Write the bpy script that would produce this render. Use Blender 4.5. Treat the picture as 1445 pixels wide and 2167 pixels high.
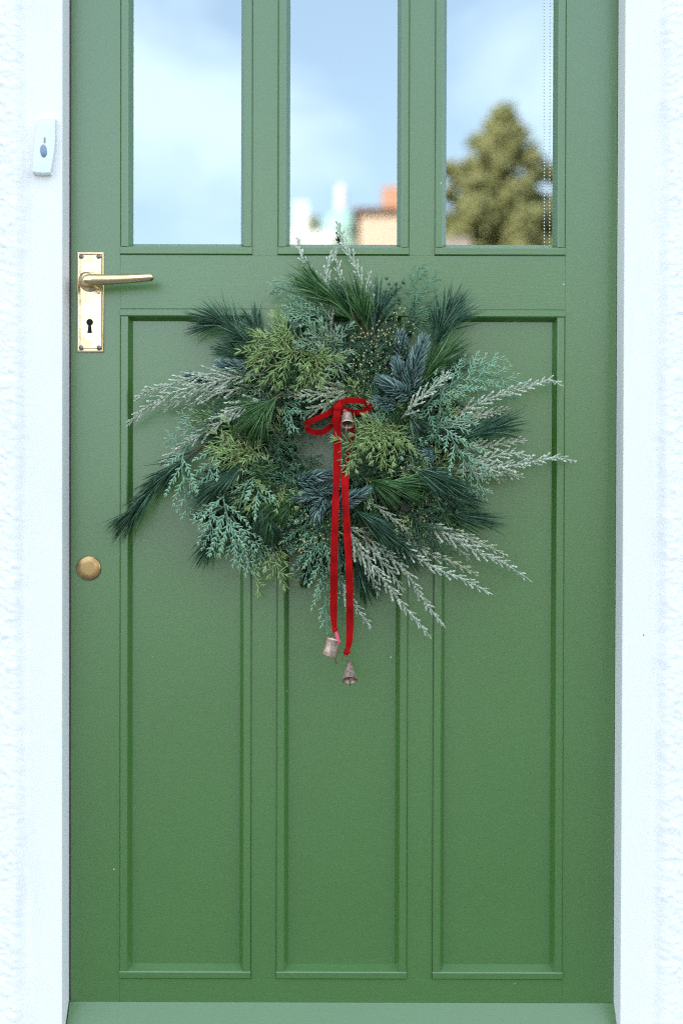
import bpy, math, random
import numpy as np
from mathutils import Vector, Matrix

for o in list(bpy.data.objects):
    bpy.data.objects.remove(o)
rng = np.random.default_rng(7)
random.seed(7)
scene = bpy.context.scene
COL = scene.collection
R = math.radians

# ------------------------------------------------------------------ camera
FPX = 3010.0                      # focal length in pixels of the 1445 x 2167 photograph
CAM_D, CAM_Z = 2.18, 1.00
PITCH, ROLL = 0.0115, 0.0028
cam_fwd = Vector((0, math.cos(PITCH), -math.sin(PITCH)))
_up = Vector((0, math.sin(PITCH), math.cos(PITCH)))
_rt = Vector((1, 0, 0))
cam_rt = _rt * math.cos(ROLL) + _up * math.sin(ROLL)
cam_up = _up * math.cos(ROLL) - _rt * math.sin(ROLL)
cam_data = bpy.data.cameras.new('camera')
cam = bpy.data.objects.new('camera', cam_data)
COL.objects.link(cam)
cam.matrix_world = Matrix(((cam_rt.x, cam_up.x, -cam_fwd.x, 0),
                           (cam_rt.y, cam_up.y, -cam_fwd.y, -CAM_D),
                           (cam_rt.z, cam_up.z, -cam_fwd.z, CAM_Z),
                           (0, 0, 0, 1)))
cam_data.sensor_fit = 'VERTICAL'
cam_data.sensor_height = 36.0
cam_data.lens = 36.0 * FPX / 2167.0
cam_data.clip_start = 0.05
cam_data.clip_end = 2000
cam_data.dof.use_dof = True
cam_data.dof.focus_distance = CAM_D - 0.05
cam_data.dof.aperture_fstop = 2.4
scene.camera = cam

# ------------------------------------------------------------------ world, sun, exposure
SUN_EL, SUN_AZ = R(27), R(-32)     # azimuth from +Y (behind the house) towards -X
world = bpy.data.worlds.new('World')
scene.world = world
world.use_nodes = True
wn, wl = world.node_tree.nodes, world.node_tree.links
wn.clear()
w_out = wn.new('ShaderNodeOutputWorld')
w_bg = wn.new('ShaderNodeBackground')
w_bg.inputs['Strength'].default_value = 0.15
w_sky = wn.new('ShaderNodeTexSky')
w_sky.sky_type = 'NISHITA'
w_sky.sun_disc = False
w_sky.sun_elevation = SUN_EL
w_sky.sun_rotation = SUN_AZ
w_sky.air_density = 1.0
w_sky.dust_density = 1.0
w_sky.ozone_density = 1.3
w_tc = wn.new('ShaderNodeTexCoord')
w_map = wn.new('ShaderNodeMapping')
w_map.inputs['Scale'].default_value = (1.0, 1.0, 2.1)
w_map.inputs['Location'].default_value = (0.35, 0.1, 0.22)
w_noise = wn.new('ShaderNodeTexNoise')
w_noise.inputs['Scale'].default_value = 4.2
w_noise.inputs['Detail'].default_value = 5.0
w_noise.inputs['Roughness'].default_value = 0.52
w_noise.inputs['Distortion'].default_value = 0.35
w_ramp = wn.new('ShaderNodeValToRGB')
w_ramp.color_ramp.elements[0].position = 0.40
w_ramp.color_ramp.elements[0].color = (0.32, 0.32, 0.32, 1)
w_ramp.color_ramp.elements[1].position = 0.64
w_ramp.color_ramp.elements[1].color = (0.9, 0.9, 0.9, 1)
w_mix = wn.new('ShaderNodeMixRGB')
w_mix.inputs['Color2'].default_value = (5.8, 6.9, 7.9, 1)   # sunlit cloud, in the sky's own units
wl.new(w_tc.outputs['Generated'], w_map.inputs['Vector'])
wl.new(w_map.outputs['Vector'], w_noise.inputs['Vector'])
wl.new(w_noise.outputs['Fac'], w_ramp.inputs['Fac'])
wl.new(w_ramp.outputs['Color'], w_mix.inputs['Fac'])
wl.new(w_sky.outputs['Color'], w_mix.inputs['Color1'])
wl.new(w_mix.outputs['Color'], w_bg.inputs['Color'])
wl.new(w_bg.outputs['Background'], w_out.inputs['Surface'])

sun_data = bpy.data.lights.new('sun', 'SUN')
sun_data.energy = 4.8
sun_data.angle = R(0.53)
sun_data.color = (1.0, 0.92, 0.80)
sun = bpy.data.objects.new('sun', sun_data)
COL.objects.link(sun)
sun_to = Vector((math.sin(SUN_AZ) * math.cos(SUN_EL), math.cos(SUN_AZ) * math.cos(SUN_EL), math.sin(SUN_EL)))
sun.rotation_euler = sun_to.to_track_quat('Z', 'Y').to_euler()

scene.view_settings.view_transform = 'Standard'
scene.view_settings.look = 'None'
scene.view_settings.exposure = 1.55
scene.view_settings.gamma = 1.0
scene.view_settings.use_curve_mapping = False
scene.render.engine = 'CYCLES'
scene.cycles.use_denoising = False      # the photograph is grainy itself; fine needles stay crisp
scene.cycles.filter_width = 1.15
scene.cycles.max_bounces = 8
scene.cycles.transparent_max_bounces = 12

# ------------------------------------------------------------------ helpers
def P(px, py, d=0.0):
    """point at distance d in front of the door face that the photograph shows at px, py"""
    r = cam_fwd + cam_rt * ((px - 722.5) / FPX) + cam_up * ((1083.5 - py) / FPX)
    k = (CAM_D - d) / r.y
    return Vector((0, -CAM_D, CAM_Z)) + r * k

def X(px, py, d=0.0): return P(px, py, d).x
def Z(px, py, d=0.0): return P(px, py, d).z
PXM = CAM_D / FPX                  # metres per photograph pixel on the door

def tag(o, label=None, cat=None, group=None, kind=None):
    if label: o['label'] = label
    if cat: o['category'] = cat
    if group: o['group'] = group
    if kind: o['kind'] = kind
    return o

def empty(name, loc=(0, 0, 0)):
    o = bpy.data.objects.new(name, None)
    o.empty_display_size = 0.05
    o.location = loc
    COL.objects.link(o)
    return o

def put(o, parent):
    if parent is not None:
        base = parent
        off = Vector((0, 0, 0))
        while base is not None:
            off += base.location
            base = base.parent
        o.parent = parent
        o.location = Vector(o.location) - off
    return o

def mesh_obj(name, verts, faces, mat, parent=None, smooth=False, bevel=0.0, segs=2):
    me = bpy.data.meshes.new(name)
    me.from_pydata([tuple(v) for v in verts], [], faces)
    me.update()
    if smooth:
        me.polygons.foreach_set('use_smooth', [True] * len(me.polygons))
    me.materials.append(mat)
    o = bpy.data.objects.new(name, me)
    COL.objects.link(o)
    if bevel > 0:
        m = o.modifiers.new('bevel', 'BEVEL')
        m.width = bevel
        m.segments = segs
        m.limit_method = 'ANGLE'
        m.angle_limit = R(35)
    return put(o, parent)

BOXF = [(0, 1, 2, 3), (7, 6, 5, 4), (0, 4, 5, 1), (1, 5, 6, 2), (2, 6, 7, 3), (3, 7, 4, 0)]
def box_data(x0, x1, y0, y1, z0, z1):
    v = [(x0, y0, z0), (x0, y0, z1), (x1, y0, z1), (x1, y0, z0),
         (x0, y1, z0), (x0, y1, z1), (x1, y1, z1), (x1, y1, z0)]
    return v, [tuple(reversed(f)) for f in BOXF]

def box(name, x0, x1, y0, y1, z0, z1, mat, parent=None, bevel=0.0):
    v, f = box_data(x0, x1, y0, y1, z0, z1)
    return mesh_obj(name, v, f, mat, parent, bevel=bevel)

def frame_for(t):
    t = Vector(t).normalized()
    a = Vector((0, -1, 0)) if abs(t.y) < 0.9 else Vector((1, 0, 0))
    s = t.cross(a).normalized()
    n = s.cross(t).normalized()
    return t, s, n

def lathe_data(profile, origin, axis, seg=28):
    """profile: list of (radius, distance along axis)"""
    t, s, n = frame_for(axis)
    o = Vector(origin)
    vs, fs = [], []
    for r, h in profile:
        for k in range(seg):
            a = 2 * math.pi * k / seg
            vs.append(o + t * h + s * (r * math.cos(a)) + n * (r * math.sin(a)))
    for i in range(len(profile) - 1):
        for k in range(seg):
            k2 = (k + 1) % seg
            fs.append((i * seg + k, i * seg + k2, (i + 1) * seg + k2, (i + 1) * seg + k))
    return vs, fs

def lathe(name, profile, origin, axis, mat, parent=None, seg=28, smooth=True, bevel=0.0):
    v, f = lathe_data(profile, origin, axis, seg)
    return mesh_obj(name, v, f, mat, parent, smooth=smooth, bevel=bevel)

def catmull(pts, n):
    pts = np.array([tuple(p) for p in pts], float)
    if len(pts) == 2:
        t = np.linspace(0, 1, n)[:, None]
        return pts[0] * (1 - t) + pts[1] * t
    ext = np.vstack([2 * pts[0] - pts[1], pts, 2 * pts[-1] - pts[-2]])
    m = len(pts) - 1
    out = []
    for u in np.linspace(0, m - 1e-9, n):
        i = int(u); f = u - i
        p0, p1, p2, p3 = ext[i], ext[i + 1], ext[i + 2], ext[i + 3]
        out.append(0.5 * ((2 * p1) + (-p0 + p2) * f + (2 * p0 - 5 * p1 + 4 * p2 - p3) * f * f + (-p0 + 3 * p1 - 3 * p2 + p3) * f ** 3))
    return np.array(out)

def tube_data(path, radii, seg=6, cap=True):
    path = np.asarray(path, float)
    n = len(path)
    if np.isscalar(radii): radii = [radii] * n
    vs, fs = [], []
    for i in range(n):
        tg = path[min(i + 1, n - 1)] - path[max(i - 1, 0)]
        t, s, nn = frame_for(tg)
        r = radii[i]
        rs, rn = (r if isinstance(r, (tuple, list)) else (r, r))
        for k in range(seg):
            a = 2 * math.pi * k / seg
            vs.append(Vector(path[i]) + s * (rs * math.cos(a)) + nn * (rn * math.sin(a)))
    for i in range(n - 1):
        for k in range(seg):
            k2 = (k + 1) % seg
            fs.append((i * seg + k, i * seg + k2, (i + 1) * seg + k2, (i + 1) * seg + k))
    if cap:
        fs.append(tuple(range(seg - 1, -1, -1)))
        fs.append(tuple((n - 1) * seg + k for k in range(seg)))
    return vs, fs

# ------------------------------------------------------------------ materials
def new_mat(name):
    m = bpy.data.materials.new(name)
    m.use_nodes = True
    nt = m.node_tree
    b = nt.nodes['Principled BSDF']
    return m, nt, b

def plain(name, col, rough=0.5, metal=0.0, spec=0.5, var=0.0, vscale=30.0, bump=0.0, bscale=200.0, stretch=(1, 1, 1), sheen=0.0):
    m, nt, b = new_mat(name)
    b.inputs['Base Color'].default_value = (*col, 1)
    b.inputs['Roughness'].default_value = rough
    b.inputs['Metallic'].default_value = metal
    b.inputs['Specular IOR Level'].default_value = spec
    if sheen:
        b.inputs['Sheen Weight'].default_value = sheen
        b.inputs['Sheen Roughness'].default_value = 0.35
        b.inputs['Sheen Tint'].default_value = (1.0, 0.35, 0.3, 1)
    tc = nt.nodes.new('ShaderNodeTexCoord')
    mp = nt.nodes.new('ShaderNodeMapping')
    mp.inputs['Scale'].default_value = stretch
    nt.links.new(tc.outputs['Object'], mp.inputs['Vector'])
    if var:
        n = nt.nodes.new('ShaderNodeTexNoise')
        n.inputs['Scale'].default_value = vscale
        n.inputs['Detail'].default_value = 5
        nt.links.new(mp.outputs['Vector'], n.inputs['Vector'])
        r = nt.nodes.new('ShaderNodeValToRGB')
        r.color_ramp.elements[0].position = 0.3
        r.color_ramp.elements[1].position = 0.7
        r.color_ramp.elements[0].color = (*[c * (1 - var) for c in col], 1)
        r.color_ramp.elements[1].color = (*[min(1, c * (1 + var)) for c in col], 1)
        nt.links.new(n.outputs['Fac'], r.inputs['Fac'])
        nt.links.new(r.outputs['Color'], b.inputs['Base Color'])
    if bump:
        n2 = nt.nodes.new('ShaderNodeTexNoise')
        n2.inputs['Scale'].default_value = bscale
        n2.inputs['Detail'].default_value = 4
        nt.links.new(mp.outputs['Vector'], n2.inputs['Vector'])
        bp = nt.nodes.new('ShaderNodeBump')
        bp.inputs['Strength'].default_value = bump
        bp.inputs['Distance'].default_value = 0.002
        nt.links.new(n2.outputs['Fac'], bp.inputs['Height'])
        nt.links.new(bp.outputs['Normal'], b.inputs['Normal'])
    return m

def door_paint(name, stretch):
    """satin green paint: brushed grain, slight unevenness, a few pale chips and fly specks"""
    m, nt, b = new_mat(name)
    N, L = nt.nodes, nt.links
    tc = N.new('ShaderNodeTexCoord')
    mp = N.new('ShaderNodeMapping'); mp.inputs['Scale'].default_value = stretch
    L.new(tc.outputs['Object'], mp.inputs['Vector'])
    n1 = N.new('ShaderNodeTexNoise'); n1.inputs['Scale'].default_value = 4.0; n1.inputs['Detail'].default_value = 6
    L.new(tc.outputs['Object'], n1.inputs['Vector'])
    r1 = N.new('ShaderNodeValToRGB')
    r1.color_ramp.elements[0].position = 0.3; r1.color_ramp.elements[1].position = 0.75
    r1.color_ramp.elements[0].color = (0.045, 0.131, 0.017, 1)
    r1.color_ramp.elements[1].color = (0.052, 0.144, 0.022, 1)
    L.new(n1.outputs['Fac'], r1.inputs['Fac'])
    # pale specks
    vo = N.new('ShaderNodeTexVoronoi'); vo.inputs['Scale'].default_value = 26.0
    L.new(tc.outputs['Object'], vo.inputs['Vector'])
    sp = N.new('ShaderNodeMath'); sp.operation = 'LESS_THAN'; sp.inputs[1].default_value = 0.032
    L.new(vo.outputs['Distance'], sp.inputs[0])
    sep = N.new('ShaderNodeSeparateColor')
    L.new(vo.outputs['Color'], sep.inputs['Color'])
    pick = N.new('ShaderNodeMath'); pick.operation = 'GREATER_THAN'; pick.inputs[1].default_value = 0.8
    L.new(sep.outputs['Red'], pick.inputs[0])
    both = N.new('ShaderNodeMath'); both.operation = 'MULTIPLY'
    L.new(sp.outputs[0], both.inputs[0]); L.new(pick.outputs[0], both.inputs[1])
    mx = N.new('ShaderNodeMixRGB'); mx.inputs['Color2'].default_value = (0.42, 0.5, 0.42, 1)
    L.new(both.outputs[0], mx.inputs['Fac']); L.new(r1.outputs['Color'], mx.inputs['Color1'])
    n4 = N.new('ShaderNodeTexNoise'); n4.inputs['Scale'].default_value = 520.0; n4.inputs['Detail'].default_value = 2
    L.new(tc.outputs['Object'], n4.inputs['Vector'])
    r4 = N.new('ShaderNodeValToRGB')
    r4.color_ramp.elements[0].position = 0.3; r4.color_ramp.elements[0].color = (0.92, 0.92, 0.92, 1)
    r4.color_ramp.elements[1].position = 0.7; r4.color_ramp.elements[1].color = (1.08, 1.08, 1.08, 1)
    L.new(n4.outputs['Fac'], r4.inputs['Fac'])
    mm = N.new('ShaderNodeMixRGB'); mm.blend_type = 'MULTIPLY'; mm.inputs['Fac'].default_value = 1.0
    L.new(mx.outputs['Color'], mm.inputs['Color1']); L.new(r4.outputs['Color'], mm.inputs['Color2'])
    L.new(mm.outputs['Color'], b.inputs['Base Color'])
    # brush grain and orange peel
    n2 = N.new('ShaderNodeTexNoise'); n2.inputs['Scale'].default_value = 300.0; n2.inputs['Detail'].default_value = 3
    L.new(mp.outputs['Vector'], n2.inputs['Vector'])
    n3 = N.new('ShaderNodeTexNoise'); n3.inputs['Scale'].default_value = 420.0; n3.inputs['Detail'].default_value = 2
    L.new(tc.outputs['Object'], n3.inputs['Vector'])
    ad = N.new('ShaderNodeMath'); ad.operation = 'MULTIPLY_ADD'; ad.inputs[1].default_value = 0.8
    L.new(n3.outputs['Fac'], ad.inputs[0]); L.new(n2.outputs['Fac'], ad.inputs[2])
    bp = N.new('ShaderNodeBump'); bp.inputs['Strength'].default_value = 0.20; bp.inputs['Distance'].default_value = 0.0008
    L.new(ad.outputs[0], bp.inputs['Height']); L.new(bp.outputs['Normal'], b.inputs['Normal'])
    b.inputs['Roughness'].default_value = 0.33
    b.inputs['Specular IOR Level'].default_value = 0.9
    b.inputs['Coat Weight'].default_value = 0.6
    b.inputs['Coat IOR'].default_value = 1.6
    b.inputs['Coat Roughness'].default_value = 0.27
    return m

M = {}
M['paint_v'] = door_paint('green_paint_vertical', (1, 1, 0.06))
M['paint_h'] = door_paint('green_paint_horizontal', (0.06, 1, 1))
M['white_paint'] = plain('white_frame_paint', (0.86, 0.81, 0.79), 0.6, spec=0.3, bump=0.08, bscale=120, stretch=(1, 1, 0.15), var=0.015, vscale=9)
M['render'] = plain('white_rendered_wall', (0.88, 0.83, 0.81), 0.85, bump=0.3, bscale=330, var=0.03, vscale=25)
def fleck(m, scale, size, share, col, stain=0.0):
    nt = m.node_tree; N, L = nt.nodes, nt.links
    b = N['Principled BSDF']
    src = b.inputs['Base Color'].links[0].from_socket
    tc = N.new('ShaderNodeTexCoord')
    vo = N.new('ShaderNodeTexVoronoi'); vo.inputs['Scale'].default_value = scale
    L.new(tc.outputs['Object'], vo.inputs['Vector'])
    lt = N.new('ShaderNodeMath'); lt.operation = 'LESS_THAN'; lt.inputs[1].default_value = size
    L.new(vo.outputs['Distance'], lt.inputs[0])
    sep = N.new('ShaderNodeSeparateColor'); L.new(vo.outputs['Color'], sep.inputs['Color'])
    gt = N.new('ShaderNodeMath'); gt.operation = 'GREATER_THAN'; gt.inputs[1].default_value = 1 - share
    L.new(sep.outputs['Red'], gt.inputs[0])
    mu = N.new('ShaderNodeMath'); mu.operation = 'MULTIPLY'
    L.new(lt.outputs[0], mu.inputs[0]); L.new(gt.outputs[0], mu.inputs[1])
    mx = N.new('ShaderNodeMixRGB'); mx.inputs['Color2'].default_value = (*col, 1)
    L.new(mu.outputs[0], mx.inputs['Fac']); L.new(src, mx.inputs['Color1'])
    last = mx
    if stain:
        no = N.new('ShaderNodeTexNoise'); no.inputs['Scale'].default_value = 14; no.inputs['Detail'].default_value = 7; no.inputs['Roughness'].default_value = .7
        mp = N.new('ShaderNodeMapping'); mp.inputs['Scale'].default_value = (1.6, 1, .35)
        L.new(tc.outputs['Object'], mp.inputs['Vector']); L.new(mp.outputs['Vector'], no.inputs['Vector'])
        rp = N.new('ShaderNodeValToRGB')
        rp.color_ramp.elements[0].position = .55; rp.color_ramp.elements[0].color = (0, 0, 0, 1)
        rp.color_ramp.elements[1].position = .75; rp.color_ramp.elements[1].color = (stain, stain, stain, 1)
        L.new(no.outputs['Fac'], rp.inputs['Fac'])
        m2 = N.new('ShaderNodeMixRGB'); m2.inputs['Color2'].default_value = (.60, .59, .56, 1)
        L.new(rp.outputs['Color'], m2.inputs['Fac']); L.new(mx.outputs['Color'], m2.inputs['Color1'])
        last = m2
    L.new(last.outputs['Color'], b.inputs['Base Color'])
fleck(M['white_paint'], 22, .030, .14, (.10, .09, .11), .22)
fleck(M['render'], 30, .030, .10, (.22, .21, .22), .35)
M['filler'] = plain('white_filler', (0.76, 0.77, 0.78), 0.7, bump=0.4, bscale=260, var=0.05, vscale=60)
M['seal'] = plain('brown_rubber', (0.075, 0.045, 0.05), 0.7, bump=0.1)
M['dark'] = plain('keyhole_shade', (0.006, 0.006, 0.006), 0.9)
M['steel'] = plain('worn_steel', (0.23, 0.2, 0.18), 0.45, metal=0.9, var=0.3, vscale=400)
M['plastic'] = plain('white_plastic', (0.78, 0.80, 0.78), 0.4, bump=0.02)
M['button'] = plain('grey_button', (0.22, 0.28, 0.36), 0.35)
M['mark'] = plain('grey_mark', (0.25, 0.25, 0.27), 0.5)
M['velvet'] = plain('red_velvet', (0.34, 0.002, 0.003), 0.85, spec=0.12, sheen=0.2, bump=0.3, bscale=1200, var=0.35, vscale=45)
M['velvet_edge'] = plain('red_selvedge', (0.55, 0.05, 0.06), 0.7)
M['satin'] = plain('pink_satin', (0.62, 0.04, 0.10), 0.4)
M['wire'] = plain('bell_wire', (0.42, 0.30, 0.22), 0.4, metal=0.9)
M['hall'] = plain('hall_dark', (0.03, 0.03, 0.03), 0.9)
M['vine'] = plain('vine_bark', (0.06, 0.04, 0.025), 0.85, var=0.35, vscale=120, bump=0.4)
M['stem_brown'] = plain('stem_brown', (0.13, 0.075, 0.045), 0.75, var=0.25, vscale=150)
M['stem_red'] = plain('stem_red', (0.26, 0.10, 0.065), 0.65, var=0.2, vscale=150)
M['stem_olive'] = plain('stem_olive', (0.20, 0.15, 0.07), 0.7, var=0.25, vscale=150)
M['stem_grey'] = plain('stem_grey', (0.28, 0.25, 0.20), 0.7, var=0.2, vscale=150)
M['stem_green'] = plain('stem_green', (0.10, 0.17, 0.10), 0.65, var=0.2, vscale=150)
M['bud'] = plain('yellow_bud', (0.44, 0.40, 0.17), 0.55, var=0.25, vscale=300)
M['cone'] = plain('purple_cone', (0.060, 0.042, 0.040), 0.8, var=0.6, vscale=160, bump=0.6, bscale=300)
M['paving'] = plain('stone_paving', (0.17, 0.165, 0.155), 0.85, var=0.2, vscale=6, bump=0.4, bscale=60)
M['step'] = plain('stone_step', (0.22, 0.215, 0.20), 0.8, var=0.15, vscale=9, bump=0.3, bscale=90)
M['grass'] = plain('grass', (0.045, 0.068, 0.022), 0.9, var=0.35, vscale=3)
M['brick'] = plain('orange_brick', (0.60, 0.30, 0.20), 0.9, var=0.2, vscale=5)
M['peach'] = plain('peach_render', (0.74, 0.55, 0.43), 0.9, var=0.06, vscale=3)
M['far_white'] = plain('white_far_wall', (0.75, 0.75, 0.73), 0.85, var=0.04, vscale=3)
M['verdigris'] = plain('verdigris_copper', (0.38, 0.62, 0.57), 0.6, var=0.1, vscale=6)
M['roof'] = plain('roof_tiles', (0.20, 0.11, 0.075), 0.85, var=0.2, vscale=4)
M['far_glass'] = plain('far_window', (0.03, 0.04, 0.05), 0.08)
M['bark'] = plain('tree_bark', (0.09, 0.06, 0.04), 0.9, var=0.3, vscale=12)

def brass_mat(name='worn_brass', c0=(0.66, 0.48, 0.27), c1=(0.82, 0.63, 0.39), r0=.30, r1=.13):
    m, nt, b = new_mat(name)
    N, L = nt.nodes, nt.links
    tc = N.new('ShaderNodeTexCoord')
    n = N.new('ShaderNodeTexNoise'); n.inputs['Scale'].default_value = 55; n.inputs['Detail'].default_value = 8; n.inputs['Roughness'].default_value = 0.68
    L.new(tc.outputs['Object'], n.inputs['Vector'])
    r = N.new('ShaderNodeValToRGB')
    r.color_ramp.elements[0].position = 0.36; r.color_ramp.elements[0].color = (*c0, 1)
    r.color_ramp.elements[1].position = 0.56; r.color_ramp.elements[1].color = (*c1, 1)
    L.new(n.outputs['Fac'], r.inputs['Fac']); L.new(r.outputs['Color'], b.inputs['Base Color'])
    r2 = N.new('ShaderNodeValToRGB')
    r2.color_ramp.elements[0].position = 0.35; r2.color_ramp.elements[0].color = (r0, r0, r0, 1)
    r2.color_ramp.elements[1].position = 0.6; r2.color_ramp.elements[1].color = (r1, r1, r1, 1)
    L.new(n.outputs['Fac'], r2.inputs['Fac']); L.new(r2.outputs['Color'], b.inputs['Roughness'])
    b.inputs['Metallic'].default_value = 1.0
    return m
M['brass'] = brass_mat()
M['tarnish'] = brass_mat('tarnished_brass', (0.24, 0.15, 0.07), (0.46, 0.30, 0.14), .34, .24)

def copper_mat():
    m, nt, b = new_mat('aged_copper')
    N, L = nt.nodes, nt.links
    tc = N.new('ShaderNodeTexCoord')
    n = N.new('ShaderNodeTexNoise'); n.inputs['Scale'].default_value = 190; n.inputs['Detail'].default_value = 6; n.inputs['Roughness'].default_value = 0.7
    L.new(tc.outputs['Object'], n.inputs['Vector'])
    r = N.new('ShaderNodeValToRGB')
    r.color_ramp.elements[0].position = 0.32; r.color_ramp.elements[0].color = (0.22, 0.15, 0.125, 1)
    r.color_ramp.elements[1].position = 0.72; r.color_ramp.elements[1].color = (0.72, 0.52, 0.38, 1)
    e = r.color_ramp.elements.new(0.5); e.color = (0.46, 0.32, 0.26, 1)
    L.new(n.outputs['Fac'], r.inputs['Fac']); L.new(r.outputs['Color'], b.inputs['Base Color'])
    b.inputs['Metallic'].default_value = 0.75
    b.inputs['Roughness'].default_value = 0.42
    bp = N.new('ShaderNodeBump'); bp.inputs['Strength'].default_value = 0.5; bp.inputs['Distance'].default_value = 0.0008
    L.new(n.outputs['Fac'], bp.inputs['Height']); L.new(bp.outputs['Normal'], b.inputs['Normal'])
    return m
M['copper'] = copper_mat()

def glass_mat():
    """sealed double glazing: strong mirror-like reflection, dark hall behind"""
    m, nt, b = new_mat('double_glazing')
    N, L = nt.nodes, nt.links
    N.remove(b)
    out = N['Material Output']
    gl = N.new('ShaderNodeBsdfGlossy'); gl.inputs['Roughness'].default_value = 0.0
    gl.inputs['Color'].default_value = (0.93, 1.0, 1.0, 1)
    tr = N.new('ShaderNodeBsdfTransparent'); tr.inputs['Color'].default_value = (0.75, 0.8, 0.78, 1)
    geo = N.new('ShaderNodeNewGeometry')
    lw = N.new('ShaderNodeMath'); lw.operation = 'MULTIPLY_ADD'; lw.inputs[1].default_value = -0.37; lw.inputs[2].default_value = 0.37
    L.new(geo.outputs['Backfacing'], lw.inputs[0])
    mx = N.new('ShaderNodeMixShader')
    L.new(lw.outputs[0], mx.inputs['Fac'])
    L.new(tr.outputs[0], mx.inputs[1]); L.new(gl.outputs[0], mx.inputs[2])
    L.new(mx.outputs[0], out.inputs['Surface'])
    return m
M['glass'] = glass_mat()

def foliage(name, dark, mid, light, tip, rough=0.5, spec=0.4, transl=0.12):
    """needle colour from the per-needle tint; tips take their own colour"""
    m, nt, b = new_mat(name)
    N, L = nt.nodes, nt.links
    a = N.new('ShaderNodeAttribute'); a.attribute_name = 'tint'
    r = N.new('ShaderNodeValToRGB')
    r.color_ramp.elements[0].position = 0.0; r.color_ramp.elements[0].color = (*dark, 1)
    r.color_ramp.elements[1].position = 1.0; r.color_ramp.elements[1].color = (*light, 1)
    e = r.color_ramp.elements.new(0.5); e.color = (*mid, 1)
    L.new(a.outputs['Fac'], r.inputs['Fac'])
    t = N.new('ShaderNodeAttribute'); t.attribute_name = 'along'
    mx = N.new('ShaderNodeMixRGB'); mx.inputs['Color2'].default_value = (*tip, 1)
    L.new(t.outputs['Fac'], mx.inputs['Fac']); L.new(r.outputs['Color'], mx.inputs['Color1'])
    L.new(mx.outputs['Color'], b.inputs['Base Color'])
    b.inputs['Roughness'].default_value = rough
    b.inputs['Specular IOR Level'].default_value = spec
    if transl:
        tl = N.new('ShaderNodeBsdfTranslucent')
        L.new(mx.outputs['Color'], tl.inputs['Color'])
        ms = N.new('ShaderNodeMixShader'); ms.inputs['Fac'].default_value = transl
        out = N['Material Output']
        L.new(b.outputs[0], ms.inputs[1]); L.new(tl.outputs[0], ms.inputs[2])
        L.new(ms.outputs[0], out.inputs['Surface'])
    return m
F = {}
F['pine'] = foliage('pine_needles', (0.008, 0.036, 0.018), (0.034, 0.100, 0.050), (0.22, 0.36, 0.24), (0.08, 0.17, 0.09), 0.40)
F['pine_green'] = foliage('pine_needles_fresh', (0.012, 0.052, 0.012), (0.060, 0.165, 0.040), (0.27, 0.42, 0.17), (0.11, 0.22, 0.07), 0.40)
F['juniper'] = foliage('juniper_needles', (0.17, 0.28, 0.065), (0.38, 0.52, 0.17), (0.58, 0.70, 0.36), (0.56, 0.68, 0.30), 0.5, transl=0.25)
F['juniper_blue'] = foliage('juniper_needles_blue', (0.15, 0.26, 0.16), (0.32, 0.47, 0.31), (0.52, 0.65, 0.47), (0.48, 0.60, 0.35), 0.5, transl=0.25)
F['juniper_dark'] = foliage('juniper_needles_dark', (0.016, 0.050, 0.026), (0.048, 0.110, 0.056), (0.13, 0.235, 0.12), (0.15, 0.25, 0.10), 0.5)  # dark green juniper, darkened further in colour for shade inside the wreath
F['cypress'] = foliage('cypress_scales', (0.14, 0.29, 0.19), (0.24, 0.42, 0.285), (0.36, 0.56, 0.40), (0.46, 0.59, 0.26), 0.55)
F['cedar'] = foliage('cedar_scales', (0.050, 0.135, 0.080), (0.110, 0.24, 0.145), (0.20, 0.36, 0.22), (0.28, 0.40, 0.18), 0.55)
F['cedar_shaded'] = foliage('shaded_cedar_scales', (0.016, 0.050, 0.030), (0.042, 0.105, 0.062), (0.11, 0.21, 0.125), (0.15, 0.24, 0.10), 0.55)  # cedar colour darkened to paint the shade between the front sprigs
F['silver'] = foliage('frosted_scales', (0.16, 0.215, 0.135), (0.40, 0.45, 0.32), (0.72, 0.75, 0.60), (0.72, 0.74, 0.58), 0.6, transl=0.06)
F['silver_shade'] = foliage('olive_scales', (0.13, 0.17, 0.095), (0.34, 0.38, 0.24), (0.64, 0.66, 0.47), (0.70, 0.70, 0.50), 0.6, transl=0.06)
F['fir'] = foliage('blue_fir_needles', (0.012, 0.034, 0.030), (0.070, 0.140, 0.122), (0.36, 0.48, 0.43), (0.28, 0.38, 0.34), 0.42, transl=0.0)
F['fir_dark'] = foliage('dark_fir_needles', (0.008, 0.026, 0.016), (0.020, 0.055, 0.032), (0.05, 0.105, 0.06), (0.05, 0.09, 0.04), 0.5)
F['tree'] = foliage('tree_foliage', (0.19, 0.20, 0.085), (0.33, 0.335, 0.14), (0.44, 0.43, 0.20), (0.40, 0.39, 0.17), 0.7, transl=0.35)

# ------------------------------------------------------------------ the house: wall, frame
FRAME_D = 0.053                     # how far the frame stands out in front of the door face
WALL_D = 0.070
doorL = X(151.5, 0)                 # door leaf edges
doorR = X(1302, 1000)
revL = X(147.5, 0)                  # inner faces of the frame
revR = X(1303, 1000)
door_z0, door_z1 = 0.135, 2.135
wallL = X(53, 700, FRAME_D)
wallR = X(1392, 700, FRAME_D)

house = empty('house', (0, 0, 0))
tag(house, 'white roughcast rendered house wall around the green front door', 'house')

from mathutils import noise as mnoise
def rough_h(x, z):
    v = mnoise.noise(Vector((x * 150, z * 150, 1.3))) * 0.0011 + mnoise.noise(Vector((x * 300, z * 240, 7.3))) * 0.0008
    v += max(0.0, mnoise.noise(Vector((x * 90 + z * 35, z * 80, 4.7)))) * 0.0019
    return v

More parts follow.
